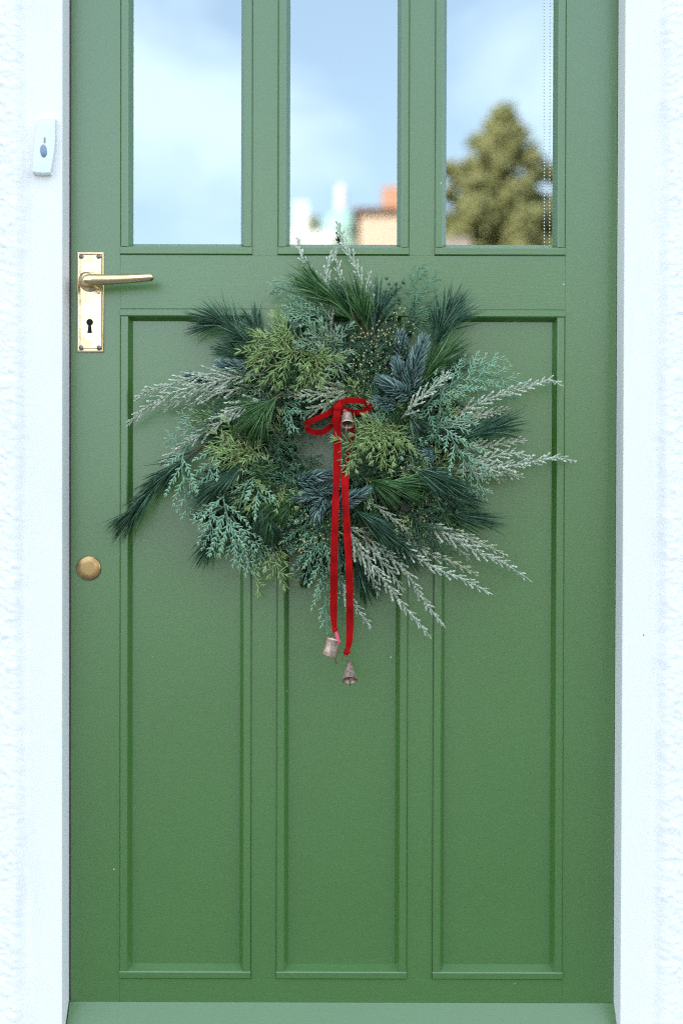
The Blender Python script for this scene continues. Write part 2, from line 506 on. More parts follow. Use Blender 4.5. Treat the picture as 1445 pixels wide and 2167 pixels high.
def wall_side(sign, xe, name):
    """one side of the opening, sign -1 left / +1 right, with a rounded hand-made arris and a fillet of filler onto the frame"""
    zs = np.concatenate([np.linspace(0, 0.18, 12)[:-1], np.arange(0.18, 1.86, 0.0022), np.linspace(1.865, 2.26, 40), np.linspace(2.4, 5.6, 8)])
    offs = [0.0, 0.0015, 0.004, 0.008, 0.0115, 0.015] + list(np.arange(0.018, 0.075, 0.0022)) + [0.09, 0.12, 0.2, 0.5, 1.4, 3.2]
    nx = len(offs) + 2
    vs, fs = [], []
    for z in zs:
        wob = mnoise.noise(Vector((sign * 3.1, 0.2, z * 3.0))) * 0.003 + mnoise.noise(Vector((sign * 9.1, 0.7, z * 40.0))) * 0.0011
        fil = 0.011 + 0.004 * mnoise.noise(Vector((sign * 5.0, 1.1, z * 9.0)))
        if sign < 0:
            fil += 0.021 * max(0.0, min(1.0, (0.42 - z) / 0.24)) ** 1.3
        else:
            fil += 0.010 * max(0.0, min(1.0, (0.6 - z) / 0.4))
        xw = xe + sign * wob
        row = [(xw - sign * fil, -FRAME_D + 0.002, z), (xw - sign * fil * 0.35, -FRAME_D - 0.0025, z)]
        for o in offs:
            d = WALL_D if o > 0.012 else FRAME_D + 0.004 + (WALL_D - FRAME_D - 0.004) * math.sin(min(1, o / 0.012) * math.pi / 2)
            if o > 2: d = WALL_D
            x = xw + sign * o
            amp = 1.0 if o < 0.08 else 0.0
            row.append((x, -d - rough_h(x, z) * amp * (1.0 if o > 0.003 else 0.5), z))
        vs += row
    for i in range(len(zs) - 1):
        for k in range(nx - 1):
            a, b_, c, d_ = i * nx + k, i * nx + k + 1, (i + 1) * nx + k + 1, (i + 1) * nx + k
            fs.append((a, d_, c, b_) if sign > 0 else (a, b_, c, d_))
    return mesh_obj(name, vs, fs, M['render'], house, smooth=True)
wall_side(-1, wallL, 'wall')
wall_side(1, wallR, 'wall')
box('wall', wallL - 0.02, wallR + 0.02, -WALL_D + 0.004, 0.2, 2.22, 5.6, M['render'], house)
# roof over the front, and the dark hall behind the door
mesh_obj('roof', [(-3.6, -0.35, 5.45), (3.6, -0.35, 5.45), (3.6, 3.2, 8.0), (-3.6, 3.2, 8.0),
                  (-3.6, -0.35, 5.6), (3.6, -0.35, 5.6), (3.6, 3.2, 8.15), (-3.6, 3.2, 8.15)],
         [(3, 2, 1, 0), (4, 5, 6, 7), (0, 1, 5, 4), (1, 2, 6, 5), (2, 3, 7, 6), (3, 0, 4, 7)], M['roof'], house)
hx0, hx1, hy1, hz1 = -1.1, 1.1, 3.2, 2.6
mesh_obj('hall', [(hx0, 0.13, 0.0), (hx1, 0.13, 0.0), (hx1, hy1, 0.0), (hx0, hy1, 0.0),
                  (hx0, 0.13, hz1), (hx1, 0.13, hz1), (hx1, hy1, hz1), (hx0, hy1, hz1)],
         [(0, 1, 2, 3), (7, 6, 5, 4), (1, 5, 6, 2), (2, 6, 7, 3), (3, 7, 4, 0)], M['hall'], house)
box('back_wall', -3.2, 3.2, 3.3, 3.5, 0.0, 8.0, M['render'], house)

frame = empty('door_frame', (0, 0, 0.13))
tag(frame, 'white painted wooden door frame set into the rendered wall', 'door frame')
box('jamb', wallL - 0.03, revL, -FRAME_D, 0.13, 0.05, 2.20, M['white_paint'], frame, bevel=0.0018)
box('jamb', revR, wallR + 0.03, -FRAME_D, 0.13, 0.05, 2.20, M['white_paint'], frame, bevel=0.0018)
box('head', revL, revR, -FRAME_D + 0.001, 0.13, door_z1 + 0.004, 2.22, M['white_paint'], frame, bevel=0.0018)
box('threshold', revL, revR, -0.03, 0.13, 0.085, door_z0 - 0.006, M['step'], frame, bevel=0.004)
box('weather_seal', revL + 0.0003, doorL - 0.0004, 0.001, 0.03, 0.228, door_z1, M['seal'], frame)
box('rebate', revL, revL + 0.012, 0.047, 0.12, door_z0, door_z1, M['white_paint'], frame)
box('rebate', revR - 0.012, revR, 0.047, 0.12, door_z0, door_z1, M['white_paint'], frame)

tag(box('doorstep', -0.62, 0.62, -0.42, 0.12, 0.0, 0.085, M['step'], None, bevel=0.008),
    'worn stone doorstep below the green door', 'doorstep')

# ------------------------------------------------------------------ the door
door = empty('door', (0, 0.02, door_z0))
tag(door, 'green painted panelled front door with three tall glass panes', 'door')

# outer rectangles of the six mouldings, left / right in door coordinates
colx = [(X(256.5, 530), X(536.8, 530)), (X(588.6, 530), X(865.8, 530)), (X(918.8, 530), X(1194.3, 530))]
colp = [(X(252.9, 1150), X(530.2, 1150)), (X(585.2, 1150), X(862.3, 1290)), (X(917.0, 1250), X(1194.6, 1100))]
cx = [((a[0] + b[0]) / 2, (a[1] + b[1]) / 2) for a, b in zip(colx, colp)]
win_z0 = Z(700, 540.5)
win_z1 = door_z1 - 0.11
pan_z1 = Z(722, 654)
pan_z0 = Z(722, 2072)

# stiles, rails, muntins
g = 0.00005
box('stile', doorL, cx[0][0], 0, 0.044, door_z0, door_z1, M['paint_v'], door, bevel=0.0003)
box('stile', cx[2][1], doorR, 0, 0.044, door_z0, door_z1, M['paint_v'], door, bevel=0.0003)
box('rail', cx[0][0] + g, cx[2][1] - g, 0.0003, 0.044, door_z0, pan_z0, M['paint_h'], door, bevel=0.0003)
box('rail', cx[0][0] + g, cx[2][1] - g, 0.0003, 0.044, pan_z1, win_z0, M['paint_h'], door, bevel=0.0003)
box('rail', cx[0][0] + g, cx[2][1] - g, 0.0003, 0.044, win_z1, door_z1, M['paint_h'], door, bevel=0.0003)
for k in (0, 1):
    box('muntin', cx[k][1], cx[k + 1][0], 0.0008, 0.044, pan_z0 + g, pan_z1 - g, M['paint_v'], door, bevel=0.0003)
    box('muntin', cx[k][1], cx[k + 1][0], 0.0008, 0.044, win_z0 + g, win_z1 - g, M['paint_v'], door, bevel=0.0003)

def bead_set(name, x0, x1, z0, z1, flat, splay, proud, recess, sill):
    e = 0.0003
    x0 += e; x1 -= e; z0 += e; z1 -= e
    yf, yb, yo = -proud, recess, 0.03
    rd = 0.0017
    rr = random.Random(int(x0 * 1e5) + len(name))
    def piece(bottom):
        # horizontal, full width, its splay mitred
        zs = 1 if bottom else -1
        zb = z0 if bottom else z1
        f1, f2 = zb + zs * flat, zb + zs * (flat + (sill if bottom else splay))
        v = [(x0, yo, zb), (x1, yo, zb), (x0, yf + rd, zb), (x1, yf + rd, zb),
             (x0, yf, zb + zs * rd), (x1, yf, zb + zs * rd),
             (x0, yf, f1 - zs * rd), (x1, yf, f1 - zs * rd),
             (x0 + flat, yf + rd * .5, f1), (x1 - flat, yf + rd * .5, f1),
             (x0 + flat + splay, yb, f2), (x1 - flat - splay, yb, f2),
             (x0 + flat + splay, yo, f2), (x1 - flat - splay, yo, f2),
             (x0, yf + rd * .5, f1), (x1, yf + rd * .5, f1), (x0, yo, f1), (x1, yo, f1)]
        f = [(0, 1, 3, 2), (2, 3, 5, 4), (4, 5, 7, 6), (6, 7, 15, 9, 8, 14), (8, 9, 11, 10), (10, 11, 13, 12),
             (0, 2, 4, 6, 14, 16), (1, 17, 15, 7, 5, 3), (14, 8, 10, 12, 16), (9, 15, 17, 13, 11)]
        if not bottom: f = [tuple(reversed(q)) for q in f]
        return v, f
    for bottom in (True, False):
        v, f = piece(bottom)
        mesh_obj(name, v, f, M['paint_h'], door)
    gp = 0.0004
    for left in (True, False):
        xs = 1 if left else -1
        xb = x0 if left else x1
        za, zb = z0 + flat + gp, z1 - flat - gp
        f1, f2 = xb + xs * flat, xb + xs * (flat + splay)
        v = [(xb, yo, za), (xb, yo, zb), (xb, yf + rd, za), (xb, yf + rd, zb),
             (xb + xs * rd, yf, za), (xb + xs * rd, yf, zb),
             (f1 - xs * rd, yf, za), (f1 - xs * rd, yf, zb),
             (f1, yf + rd * .5, za), (f1, yf + rd * .5, zb),
             (f2, yb, za + sill - gp), (f2, yb, zb - splay + gp),
             (f2, yo, za + sill - gp), (f2, yo, zb - splay + gp)]
        f = [(0, 2, 3, 1), (2, 4, 5, 3), (4, 6, 7, 5), (6, 8, 9, 7), (8, 10, 11, 9), (10, 12, 13, 11),
             (0, 12, 10, 8, 6, 4, 2), (1, 3, 5, 7, 9, 11, 13)]
        if not left: f = [tuple(reversed(q)) for q in f]
        mesh_obj(name, v, f, M['paint_v'], door)

panes = []
for k in range(3):
    a, b = cx[k]
    bead_set('glazing_bead', a, b, win_z0, win_z1, 0.0122, 0.0058, 0.0022, 0.0125, 0.0062)
    bead_set('panel_moulding', a, b, pan_z0, pan_z1, 0.0118, 0.0064, 0.0028, 0.0110, 0.0085)
    box('panel', a - 0.004, b + 0.004, 0.0104, 0.024, pan_z0 - 0.004, pan_z1 + 0.004, M['paint_v'], door)
    pane = box('pane', a + 0.010, b - 0.010, 0.0128, 0.0168, win_z0 + 0.010, win_z1 - 0.010, M['glass'], door)
    panes.append(pane)
    # spacer bar of the sealed unit, just outside the sight line
# perforated spacer bar seen at the edge of the right-hand pane: two rows of tiny beads
sx, sz0, sz1 = X(1156, 300, -0.02), win_z0 + 0.018, win_z1 - 0.02
M['spacer'] = plain('white_spacer', (0.85, 0.85, 0.84), 0.5)
vs, fs = [], []
oct_v = [(1, 0, 0), (-1, 0, 0), (0, 1, 0), (0, -1, 0), (0, 0, 1), (0, 0, -1)]
oct_f = [(0, 2, 4), (2, 1, 4), (1, 3, 4), (3, 0, 4), (2, 0, 5), (1, 2, 5), (3, 1, 5), (0, 3, 5)]
for xx, lean in ((X(1150.5, 330, -0.02), 0.0022), (X(1161.5, 330, -0.02), 0.0006)):
    z = sz0
    while z < sz1:
        x = xx + lean * (1.35 - z) * 2
        b0 = len(vs)
        for q in oct_v: vs.append((x + q[0] * 0.0012, 0.0118 + q[1] * 0.0009, z + q[2] * 0.0013))
        fs += [tuple(b0 + i for i in f) for f in oct_f]
        z += 0.0051
sp = mesh_obj('spacer_dots', vs, fs, M['spacer'], panes[2])
sp['kind'] = 'stuff'

# weatherboard
wz = Z(722, 2120.5)
prof = [(0.0, wz), (-0.0035, wz + 0.0002), (-0.0045, wz - 0.0012), (-0.036, wz - 0.036), (-0.0385, wz - 0.040), (-0.0385, wz - 0.070), (-0.036, wz - 0.073), (-0.0, wz - 0.073)]
wx0, wx1 = doorL - 0.0006, doorR + 0.0004
vs = [(wx0, p[0], p[1]) for p in prof] + [(wx1, p[0], p[1]) for p in prof]
n = len(prof)
fs = [(k, k + 1, n + k + 1, n + k) for k in range(n - 1)] + [tuple(range(n - 1, -1, -1)), tuple(range(n, 2 * n))]
mesh_obj('weatherboard', vs, fs, M['paint_h'], door)

# brass lever handle on its back plate
hp0, hp1 = P(162.5, 745.5, 0.003), P(220.5, 533, 0.003)
def plate_data(x0, x1, z0, z1, levels):
    vs, fs = [], []
    for ins, y in levels:
        vs += [(x0 + ins, y, z0 + ins), (x0 + ins, y, z1 - ins), (x1 - ins, y, z1 - ins), (x1 - ins, y, z0 + ins)]
    for i in range(len(levels) - 1):
        for k in range(4):
            k2 = (k + 1) % 4
            fs.append((i * 4 + k, (i + 1) * 4 + k, (i + 1) * 4 + k2, i * 4 + k2))
    t = (len(levels) - 1) * 4
    fs.append((t, t + 1, t + 2, t + 3)[::-1])
    return vs, fs
v, f = plate_data(hp0.x, hp1.x, hp0.z, hp1.z, [(0, 0.0), (0.0, -0.0020), (0.0009, -0.0030), (0.0028, -0.0033), (0.0046, -0.0024), (0.0062, -0.0030)])
handle = mesh_obj('door_handle', v, f, M['brass'], door)
hc = P(191, 597, 0.0)
lathe('rose', [(0.0001, -0.003), (0.0155, -0.003), (0.0155, 0.0045), (0.0140, 0.0062), (0.0112, 0.0066), (0.0098, 0.012), (0.0098, 0.038), (0.0001, 0.038)], hc, (0, -1, 0), M['brass'], handle)
pts, rad = [], []
la, lb = P(191, 592.5, 0.043), P(318, 587, 0.043)
for t in np.linspace(0, 1, 30):
    p = la.lerp(lb, t)
    p.y += 0.004 * math.sin(t * math.pi)
    hgt = 0.0088 - 0.0028 * t
    dep = 0.0078 - 0.0012 * t
    if t < 0.02: hgt *= 1.0
    pts.append(p); rad.append((hgt, dep))
# rounded root and tip
root_pts = [la + Vector((-0.0125 * math.sin(a), 0, 0)) for a in np.linspace(math.pi / 2, 0.12, 7)]
root_rad = [(0.0088 * max(0.12, math.cos(a)), 0.0078 * max(0.12, math.cos(a))) for a in np.linspace(math.pi / 2, 0.12, 7)]
tip_pts = [lb + Vector((0.006 * math.sin(a), 0, 0)) for a in np.linspace(0.12, math.pi / 2, 6)]
tip_rad = [(0.0060 * max(0.1, math.cos(a)), 0.0066 * max(0.1, math.cos(a))) for a in np.linspace(0.12, math.pi / 2, 6)]
v, f = tube_data([tuple(p) for p in root_pts + pts + tip_pts], root_rad + rad + tip_rad, seg=24)
mesh_obj('lever', v, f, M['brass'], handle, smooth=True)
box('stop', hc.x + 0.0115, hc.x + 0.0165, -0.010, -0.003, hc.z - 0.018, hc.z - 0.010, M['brass'], handle, bevel=0.0008)
for px, py in ((173, 543), (209.5, 543), (172.5, 735.5), (210, 735.5)):
    c = P(px, py, 0.003)
    sc = lathe('screw', [(0.0036, -0.001), (0.0036, 0.0009), (0.003, 0.0016), (0.0001, 0.0019)], (c.x, -0.0026, c.z), (0, -1, 0), M['steel'], handle, seg=16)
kh = P(190.5, 682, 0.003)
vs = [(kh.x + 0.0052 * math.cos(a), -0.00335, kh.z + 0.0052 * math.sin(a)) for a in np.linspace(-1.15, math.pi + 1.15, 20)]
vs += [(kh.x - 0.0036, -0.00335, kh.z - 0.0165), (kh.x + 0.0036, -0.00335, kh.z - 0.0165)]
mesh_obj('keyhole', vs, [tuple(range(len(vs)))[::-1]], M['dark'], handle)  # flat black sheet standing for the shade inside the keyhole

lc = P(188, 1202.5, 0.003)
lathe('lock_cover', [(0.0187, 0.0), (0.0189, 0.0022), (0.0183, 0.0034), (0.0172, 0.0038), (0.009, 0.0039), (0.0001, 0.0039)], (lc.x, 0.0, lc.z), (0, -1, 0), M['tarnish'], door, seg=48)

# ------------------------------------------------------------------ doorbell on the left jamb
c0 = P(94.5, 310, FRAME_D)
bell_push = empty('doorbell', (c0.x, -FRAME_D, c0.z))
tag(bell_push, 'white plastic wireless doorbell push stuck on the left jamb', 'doorbell')
# outline (photograph pixels) from top left, clockwise; slightly tilted, bowed right side
tl, tr, br, bl = P(83, 251, FRAME_D + .008), P(119, 251, FRAME_D + .008), P(108.5, 369, FRAME_D + .008), P(70, 367, FRAME_D + .008)
ol = []
for t in np.linspace(0, 1, 7): ol.append(tl.lerp(tr, t) + Vector((0, 0, 0.0012 * math.sin(math.pi * t))))
for t in np.linspace(0, 1, 12)[1:]: ol.append(tr.lerp(br, t) + Vector((0.0032 * math.sin(math.pi * t), 0, 0)))
for t in np.linspace(0, 1, 7)[1:]: ol.append(br.lerp(bl, t) + Vector((0, 0, -0.001 * math.sin(math.pi * t))))
for t in np.linspace(0, 1, 12)[1:-1]: ol.append(bl.lerp(tl, t) + Vector((-0.0022 * math.sin(math.pi * t), 0, 0)))
cen = sum(ol, Vector()) / len(ol)
vs, fs = [], []
levels = [(1.0, -FRAME_D), (1.0, -FRAME_D - 0.008), (0.985, -FRAME_D - 0.0105), (0.94, -FRAME_D - 0.0120), (0.6, -FRAME_D - 0.0130), (0.3, -FRAME_D - 0.0133)]
no = len(ol)
for s, y in levels:
    for p in ol: vs.append((cen.x + (p.x - cen.x) * s, y, cen.z + (p.z - cen.z) * s))
for i in range(len(levels) - 1):
    for k in range(no):
        k2 = (k + 1) % no
        fs.append((i * no + k, i * no + k2, (i + 1) * no + k2, (i + 1) * no + k))
fs.append(tuple((len(levels) - 1) * no + k for k in range(no)))
mesh_obj('case', vs, [tuple(reversed(q)) for q in fs], M['plastic'], bell_push, smooth=False, bevel=0.0)
bc = P(93, 319.5, FRAME_D + 0.0133)
vs = [(bc.x, bc.y - 0.0012, bc.z)]
for s, dy in ((0.75, -0.001), (1.0, 0.002)):
    for a in np.linspace(0, 2 * math.pi, 24, endpoint=False):
        vs.append((bc.x + s * 0.0062 * math.cos(a) - s * 0.0008 * math.sin(a), bc.y + dy, bc.z + s * 0.0117 * math.sin(a)))
fs = [(0, 1 + (k + 1) % 24, 1 + k) for k in range(24)] + [(1 + k, 1 + (k + 1) % 24, 25 + (k + 1) % 24, 25 + k) for k in range(24)]
mesh_obj('button', vs, fs, M['button'], bell_push, smooth=True)
lc2 = P(95.3, 297, FRAME_D + 0.0133)
box('indicator_lamp', lc2.x - 0.0012, lc2.x + 0.0012, lc2.y - 0.0006, lc2.y + 0.003, lc2.z - 0.004, lc2.z + 0.004, M['mark'], bell_push)

# ------------------------------------------------------------------ wreath greenery
class Needles:
    def __init__(self):
        self.b, self.d, self.l, self.r, self.k, self.t, self.tip = [], [], [], [], [], [], []
    def add(self, base, dirs, length, rad, bend=None, tint=None, tip=None):
        base = np.atleast_2d(base); n = len(base)
        dirs = np.atleast_2d(dirs)
        if len(dirs) == 1 and n > 1: dirs = np.repeat(dirs, n, 0)
        dirs = dirs / (np.linalg.norm(dirs, axis=1, keepdims=True) + 1e-12)
        self.b.append(base); self.d.append(dirs)
        self.l.append(np.broadcast_to(length, (n,)).astype(float))
        self.r.append(np.broadcast_to(rad, (n,)).astype(float))
        self.k.append(np.zeros((n, 3)) if bend is None else np.broadcast_to(bend, (n, 3)).astype(float))
        self.t.append(rng.random(n) if tint is None else np.broadcast_to(tint, (n,)).astype(float))
        self.tip.append(np.zeros(n) if tip is None else np.broadcast_to(tip, (n,)).astype(float))
    def build(self, name, mat, parent, blunt=False, sides=3):
        b = np.vstack(self.b); d = np.vstack(self.d); l = np.concatenate(self.l); r = np.concatenate(self.r)
        k = np.vstack(self.k); tint = np.concatenate(self.t); tipc = np.concatenate(self.tip)
        n = len(b)
        a = np.where(np.abs(d[:, 1:2]) < 0.9, np.array([[0, -1.0, 0]]), np.array([[1.0, 0, 0]]))
        s = np.cross(d, a); s /= np.linalg.norm(s, axis=1, keepdims=True)
        m = np.cross(s, d)
        rings = [(0.0, 0.75), (0.45, 1.0), (0.85, 0.62)] if blunt else [(0.0, 0.9), (0.55, 0.95)]
        M_ = sides
        nv = len(rings) * M_ + 1
        V = np.empty((n, nv, 3)); A = np.empty((n, nv)); 
        ph = rng.random(n) * 6.28
        for i, (f, rf) in enumerate(rings):
            c = b + d * (l * f)[:, None] + k * (f * f)
            for q in range(M_):
                an = ph + 2 * math.pi * q / M_
                V[:, i * M_ + q] = c + (s * np.cos(an)[:, None] + m * np.sin(an)[:, None]) * (r * rf)[:, None]
                A[:, i * M_ + q] = f
        V[:, -1] = b + d * l[:, None] + k
        A[:, -1] = 1.0
        F3, F4 = [], []
        for i in range(len(rings) - 1):
            for q in range(M_):
                q2 = (q + 1) % M_
                F4.append((i * M_ + q, i * M_ + q2, (i + 1) * M_ + q2, (i + 1) * M_ + q))
        li = (len(rings) - 1) * M_
        for q in range(M_):
            F3.append((li + q, li + (q + 1) % M_, nv - 1))
        off = (np.arange(n) * nv)[:, None, None]
        f4 = (np.array(F4)[None] + off).reshape(-1, 4); f3 = (np.array(F3)[None] + off).reshape(-1, 3)
        me = bpy.data.meshes.new(name)
        me.vertices.add(n * nv)
        me.vertices.foreach_set('co', V.reshape(-1).astype(np.float32))
        nl = f4.size + f3.size
        me.loops.add(nl)
        me.loops.foreach_set('vertex_index', np.concatenate([f4.reshape(-1), f3.reshape(-1)]).astype(np.int32))
        npoly = len(f4) + len(f3)
        me.polygons.add(npoly)
        st = np.concatenate([np.arange(len(f4)) * 4, len(f4) * 4 + np.arange(len(f3)) * 3]).astype(np.int32)
        me.polygons.foreach_set('loop_start', st)
        me.polygons.foreach_set('use_smooth', np.ones(npoly, bool))
        at = me.attributes.new('tint', 'FLOAT', 'POINT')
        at.data.foreach_set('value', np.repeat(np.clip(tint, 0, 1), nv).astype(np.float32))
        al = me.attributes.new('along', 'FLOAT', 'POINT')
        al.data.foreach_set('value', (np.clip(A ** 2, 0, 1) * tipc[:, None]).reshape(-1).astype(np.float32))
        me.update(calc_edges=True)
        me.materials.append(mat)
        o = bpy.data.objects.new(name, me)
        COL.objects.link(o)
        return put(o, parent)

def frames(path):
    path = np.asarray(path)
    t = np.gradient(path, axis=0)
    t /= np.linalg.norm(t, axis=1, keepdims=True)
    n0 = np.array([0, -1.0, 0])
    s = np.cross(t, n0); s /= np.linalg.norm(s, axis=1, keepdims=True) + 1e-9
    n = np.cross(s, t)
    return t, s, n

def arclen(path):
    return np.concatenate([[0], np.cumsum(np.linalg.norm(np.diff(path, axis=0), axis=1))])

def stem(path, r0, r1, mat, parent, seg=5):
    n = len(path)
    v, f = tube_data(path, [r0 + (r1 - r0) * i / (n - 1) for i in range(n)], seg=seg)
    return mesh_obj('stem', v, f, mat, parent, smooth=True)

def topts(pts):
    return [P(*p) for p in pts]

wc = P(700, 945, 0.0)
wreath = empty('wreath', (wc.x, 0.0, wc.z - 0.2))
tag(wreath, 'evergreen wreath of mixed conifer sprigs hanging on the green door', 'wreath')

def unit(a):
    return a / (np.linalg.norm(a, axis=-1, keepdims=True) + 1e-12)

def pine_sprig(pts, n=190, L=0.058, spread=(0.18, 0.55), mat='pine', start=0.15, flat=0.75, sag=0.0):
    n = int(n * .72)
    path = catmull(topts(pts), 24); t, s, nn = frames(path)
    N = Needles()
    u = start + (1 - start) * rng.random(n) ** 0.8
    # needles come in bundles of five
    grp = np.repeat(np.arange(n // 5 + 1), 5)[:n]
    gu = start + (1 - start) * rng.random(n // 5 + 1) ** 0.75
    ga = rng.random(n // 5 + 1) * 2 * math.pi
    gs = rng.uniform(*spread, n // 5 + 1)
    u = np.clip(gu[grp] + rng.normal(0, .012, n), 0, 1)
    an = ga[grp] + rng.normal(0, .22, n)
    sp_ = np.clip(gs[grp] * 1.2 + rng.normal(0, .10, n), 0.03, 1.3) * (1.15 - 0.35 * u)
    i = np.clip((u * 23).astype(int), 0, 23)
    radial = s[i] * np.cos(an)[:, None] + nn[i] * (np.sin(an) * flat)[:, None]
    d = t[i] * np.cos(sp_)[:, None] + radial * np.sin(sp_)[:, None]
    ln = L * rng.uniform(0.72, 1.08, n)
    bend = t[i] * 0.06 * L + rng.normal(0, 0.05 * L, (n, 3)) + np.array([0, 0, -0.07 * L - sag])
    N.add(path[i] + radial * 0.0012, d, ln, rng.uniform(.00060, .00095, n), bend, np.clip(rng.normal(.42, .30, n), 0, 1), 0.35)
    o = N.build('pine_sprig', F[mat], wreath)
    stem(path, .0018, .0010, M['stem_brown'], o)
    return o

def juniper_sprig(pts, L=0.0205, step=0.0062, side=4, sidelen=0.032, mat='juniper', red=True, flat=0.85, rad=0.00086, name='juniper_sprig', ang=(0.85, 1.35)):
    path = catmull(topts(pts), 30); t, s, nn = frames(path)
    al = arclen(path); tot = al[-1]
    axes = [(path, 1.0)]
    sgn = 1
    for k in range(side):
        u = 0.12 + 0.75 * (k + rng.random() * .6) / max(1, side)
        i = int(u * 29)
        sgn = -sgn
        a = rng.uniform(.55, .95)
        d = t[i] * math.cos(a) + (s[i] * sgn + nn[i] * rng.uniform(-.35, .6)) * math.sin(a)
        ln = sidelen * rng.uniform(.6, 1.15) * (1.1 - .5 * u)
        q = np.linspace(0, 1, 8)[:, None]
        axes.append((path[i] + unit(d) * ln * q + t[i] * ln * .18 * q * q, .9))
    N = Needles()
    for ax, sc in axes:
        tt, ss, n2 = frames(ax)
        la = arclen(ax); m = max(3, int(la[-1] / step))
        for j in range(m + 1):
            u = j / m
            i = min(len(ax) - 1, int(u * (len(ax) - 1)))
            ph = j * 1.05 + rng.random() * .5
            for q in range(3):
                a = ph + q * 2.094
                rd = ss[i] * math.cos(a) + n2[i] * math.sin(a) * flat
                sp_ = rng.uniform(*ang) * (1.0 - .45 * u)
                dd = tt[i] * math.cos(sp_) + rd * math.sin(sp_)
                N.add(ax[i], dd, L * sc * rng.uniform(.7, 1.1) * (1.05 - .25 * u), rad * rng.uniform(.8, 1.15), tt[i] * L * .08, np.clip(rng.normal(.5, .22) + .15 * (u - .5), 0, 1), .45)
        a = rng.normal(0, .35, (5, 3))
        N.add(np.repeat(ax[-1:], 5, 0), tt[-1] + a, L * .75, rad, None, None, .6)
    o = N.build(name, F[mat], wreath)
    v, f = [], []
    for ax, sc in axes:
        vv, ff = tube_data(ax[::2], [0.00085 * sc * (1 - .6 * i / max(1, len(ax[::2]) - 1)) for i in range(len(ax[::2]))], seg=5)
        b0 = len(v); v += vv; f += [tuple(b0 + q for q in g_) for g_ in ff]
    mesh_obj('stem', v, f, M['stem_olive'] if red else M['stem_green'], o, smooth=True)
    return o

def cypress_sprig(pts, mat='cypress', gap=0.0115, sidelen=0.040, sub=0.0064, sublen=0.0100, rad=0.00125, tilt=0.3, taper=0.55, name='cypress_sprig', stemmat='stem_green', third=False):
    """flat fern-like spray: branchlets left and right of the stem, each with its own rows of scale shoots"""
    path = catmull(topts(pts), 40); t, s, nn = frames(path)
    al = arclen(path); tot = al[-1]
    N = Needles()
    ax_all = [(path, True)]
    pos, sg = 0.10 * tot, 1
    tl_ = rng.normal(0, tilt)
    while pos < tot * 0.985:
        u = pos / tot; i = min(39, int(np.searchsorted(al, pos)))
        a = rng.uniform(.58, .85)
        w = s[i] * sg * math.cos(tl_) + nn[i] * (math.sin(tl_) * sg + rng.normal(.05, .16))
        d = t[i] * math.cos(a) + w * math.sin(a)
        ln = min(sidelen, sidelen * (0.18 + 1.25 * (1 - u)) ) * rng.uniform(.7, 1.1)
        if u < .2: ln *= .6 + 2 * u
        q = np.linspace(0, 1, 10)[:, None]
        ax = path[i] + unit(d) * ln * q + t[i] * ln * .22 * q * q + np.array([0, 0, -.05 * ln]) * q * q
        ax_all.append((ax, False))
        pos += gap * rng.uniform(.75, 1.2); sg = -sg
    for ax, main in ax_all:
        tt, ss, n2 = frames(ax); la = arclen(ax); tot2 = la[-1]
        # scaly axis itself
        m = max(2, int(tot2 / 0.004))
        ii = (np.linspace(0, 1, m, endpoint=False) * (len(ax) - 1)).astype(int)
        N.add(ax[ii], tt[ii], tot2 / m * 1.35, rad * (1.0 if not main else 1.15), None, np.clip(rng.normal(.5, .15, m), 0, 1), 0.0)
        if main:
            N.add(ax[-1], tt[-1], sublen * .8, rad, None, .7, .9); continue
        p2, sg2 = sub * .6, 1
        while p2 < tot2:
            u = p2 / tot2; i = min(len(ax) - 1, int(np.searchsorted(la, p2)))
            a = rng.uniform(.6, .85)
            dd = tt[i] * math.cos(a) + (ss[i] * sg2 + n2[i] * rng.normal(.1, .2)) * math.sin(a)
            ln = sublen * (1.05 - .6 * u) * rng.uniform(.75, 1.15)
            N.add(ax[i], dd, ln, rad * .95, tt[i] * ln * .15, np.clip(rng.normal(.55, .18), 0, 1), .75)
            if third and ln > .006:
                for g3 in (-1, 1):
                    N.add(ax[i] + unit(dd) * ln * .5, dd + ss[i] * g3 * .8 + tt[i] * .3, ln * .5, rad * .8, None, .6, .7)
            p2 += sub * rng.uniform(.8, 1.2) * .62; sg2 = -sg2
        N.add(ax[-1], tt[-1], sublen * .7, rad, None, .7, .9)
    o = N.build(name, F[mat], wreath, blunt=True, sides=4)
    stem(path, .0016, .0007, M[stemmat], o)
    return o

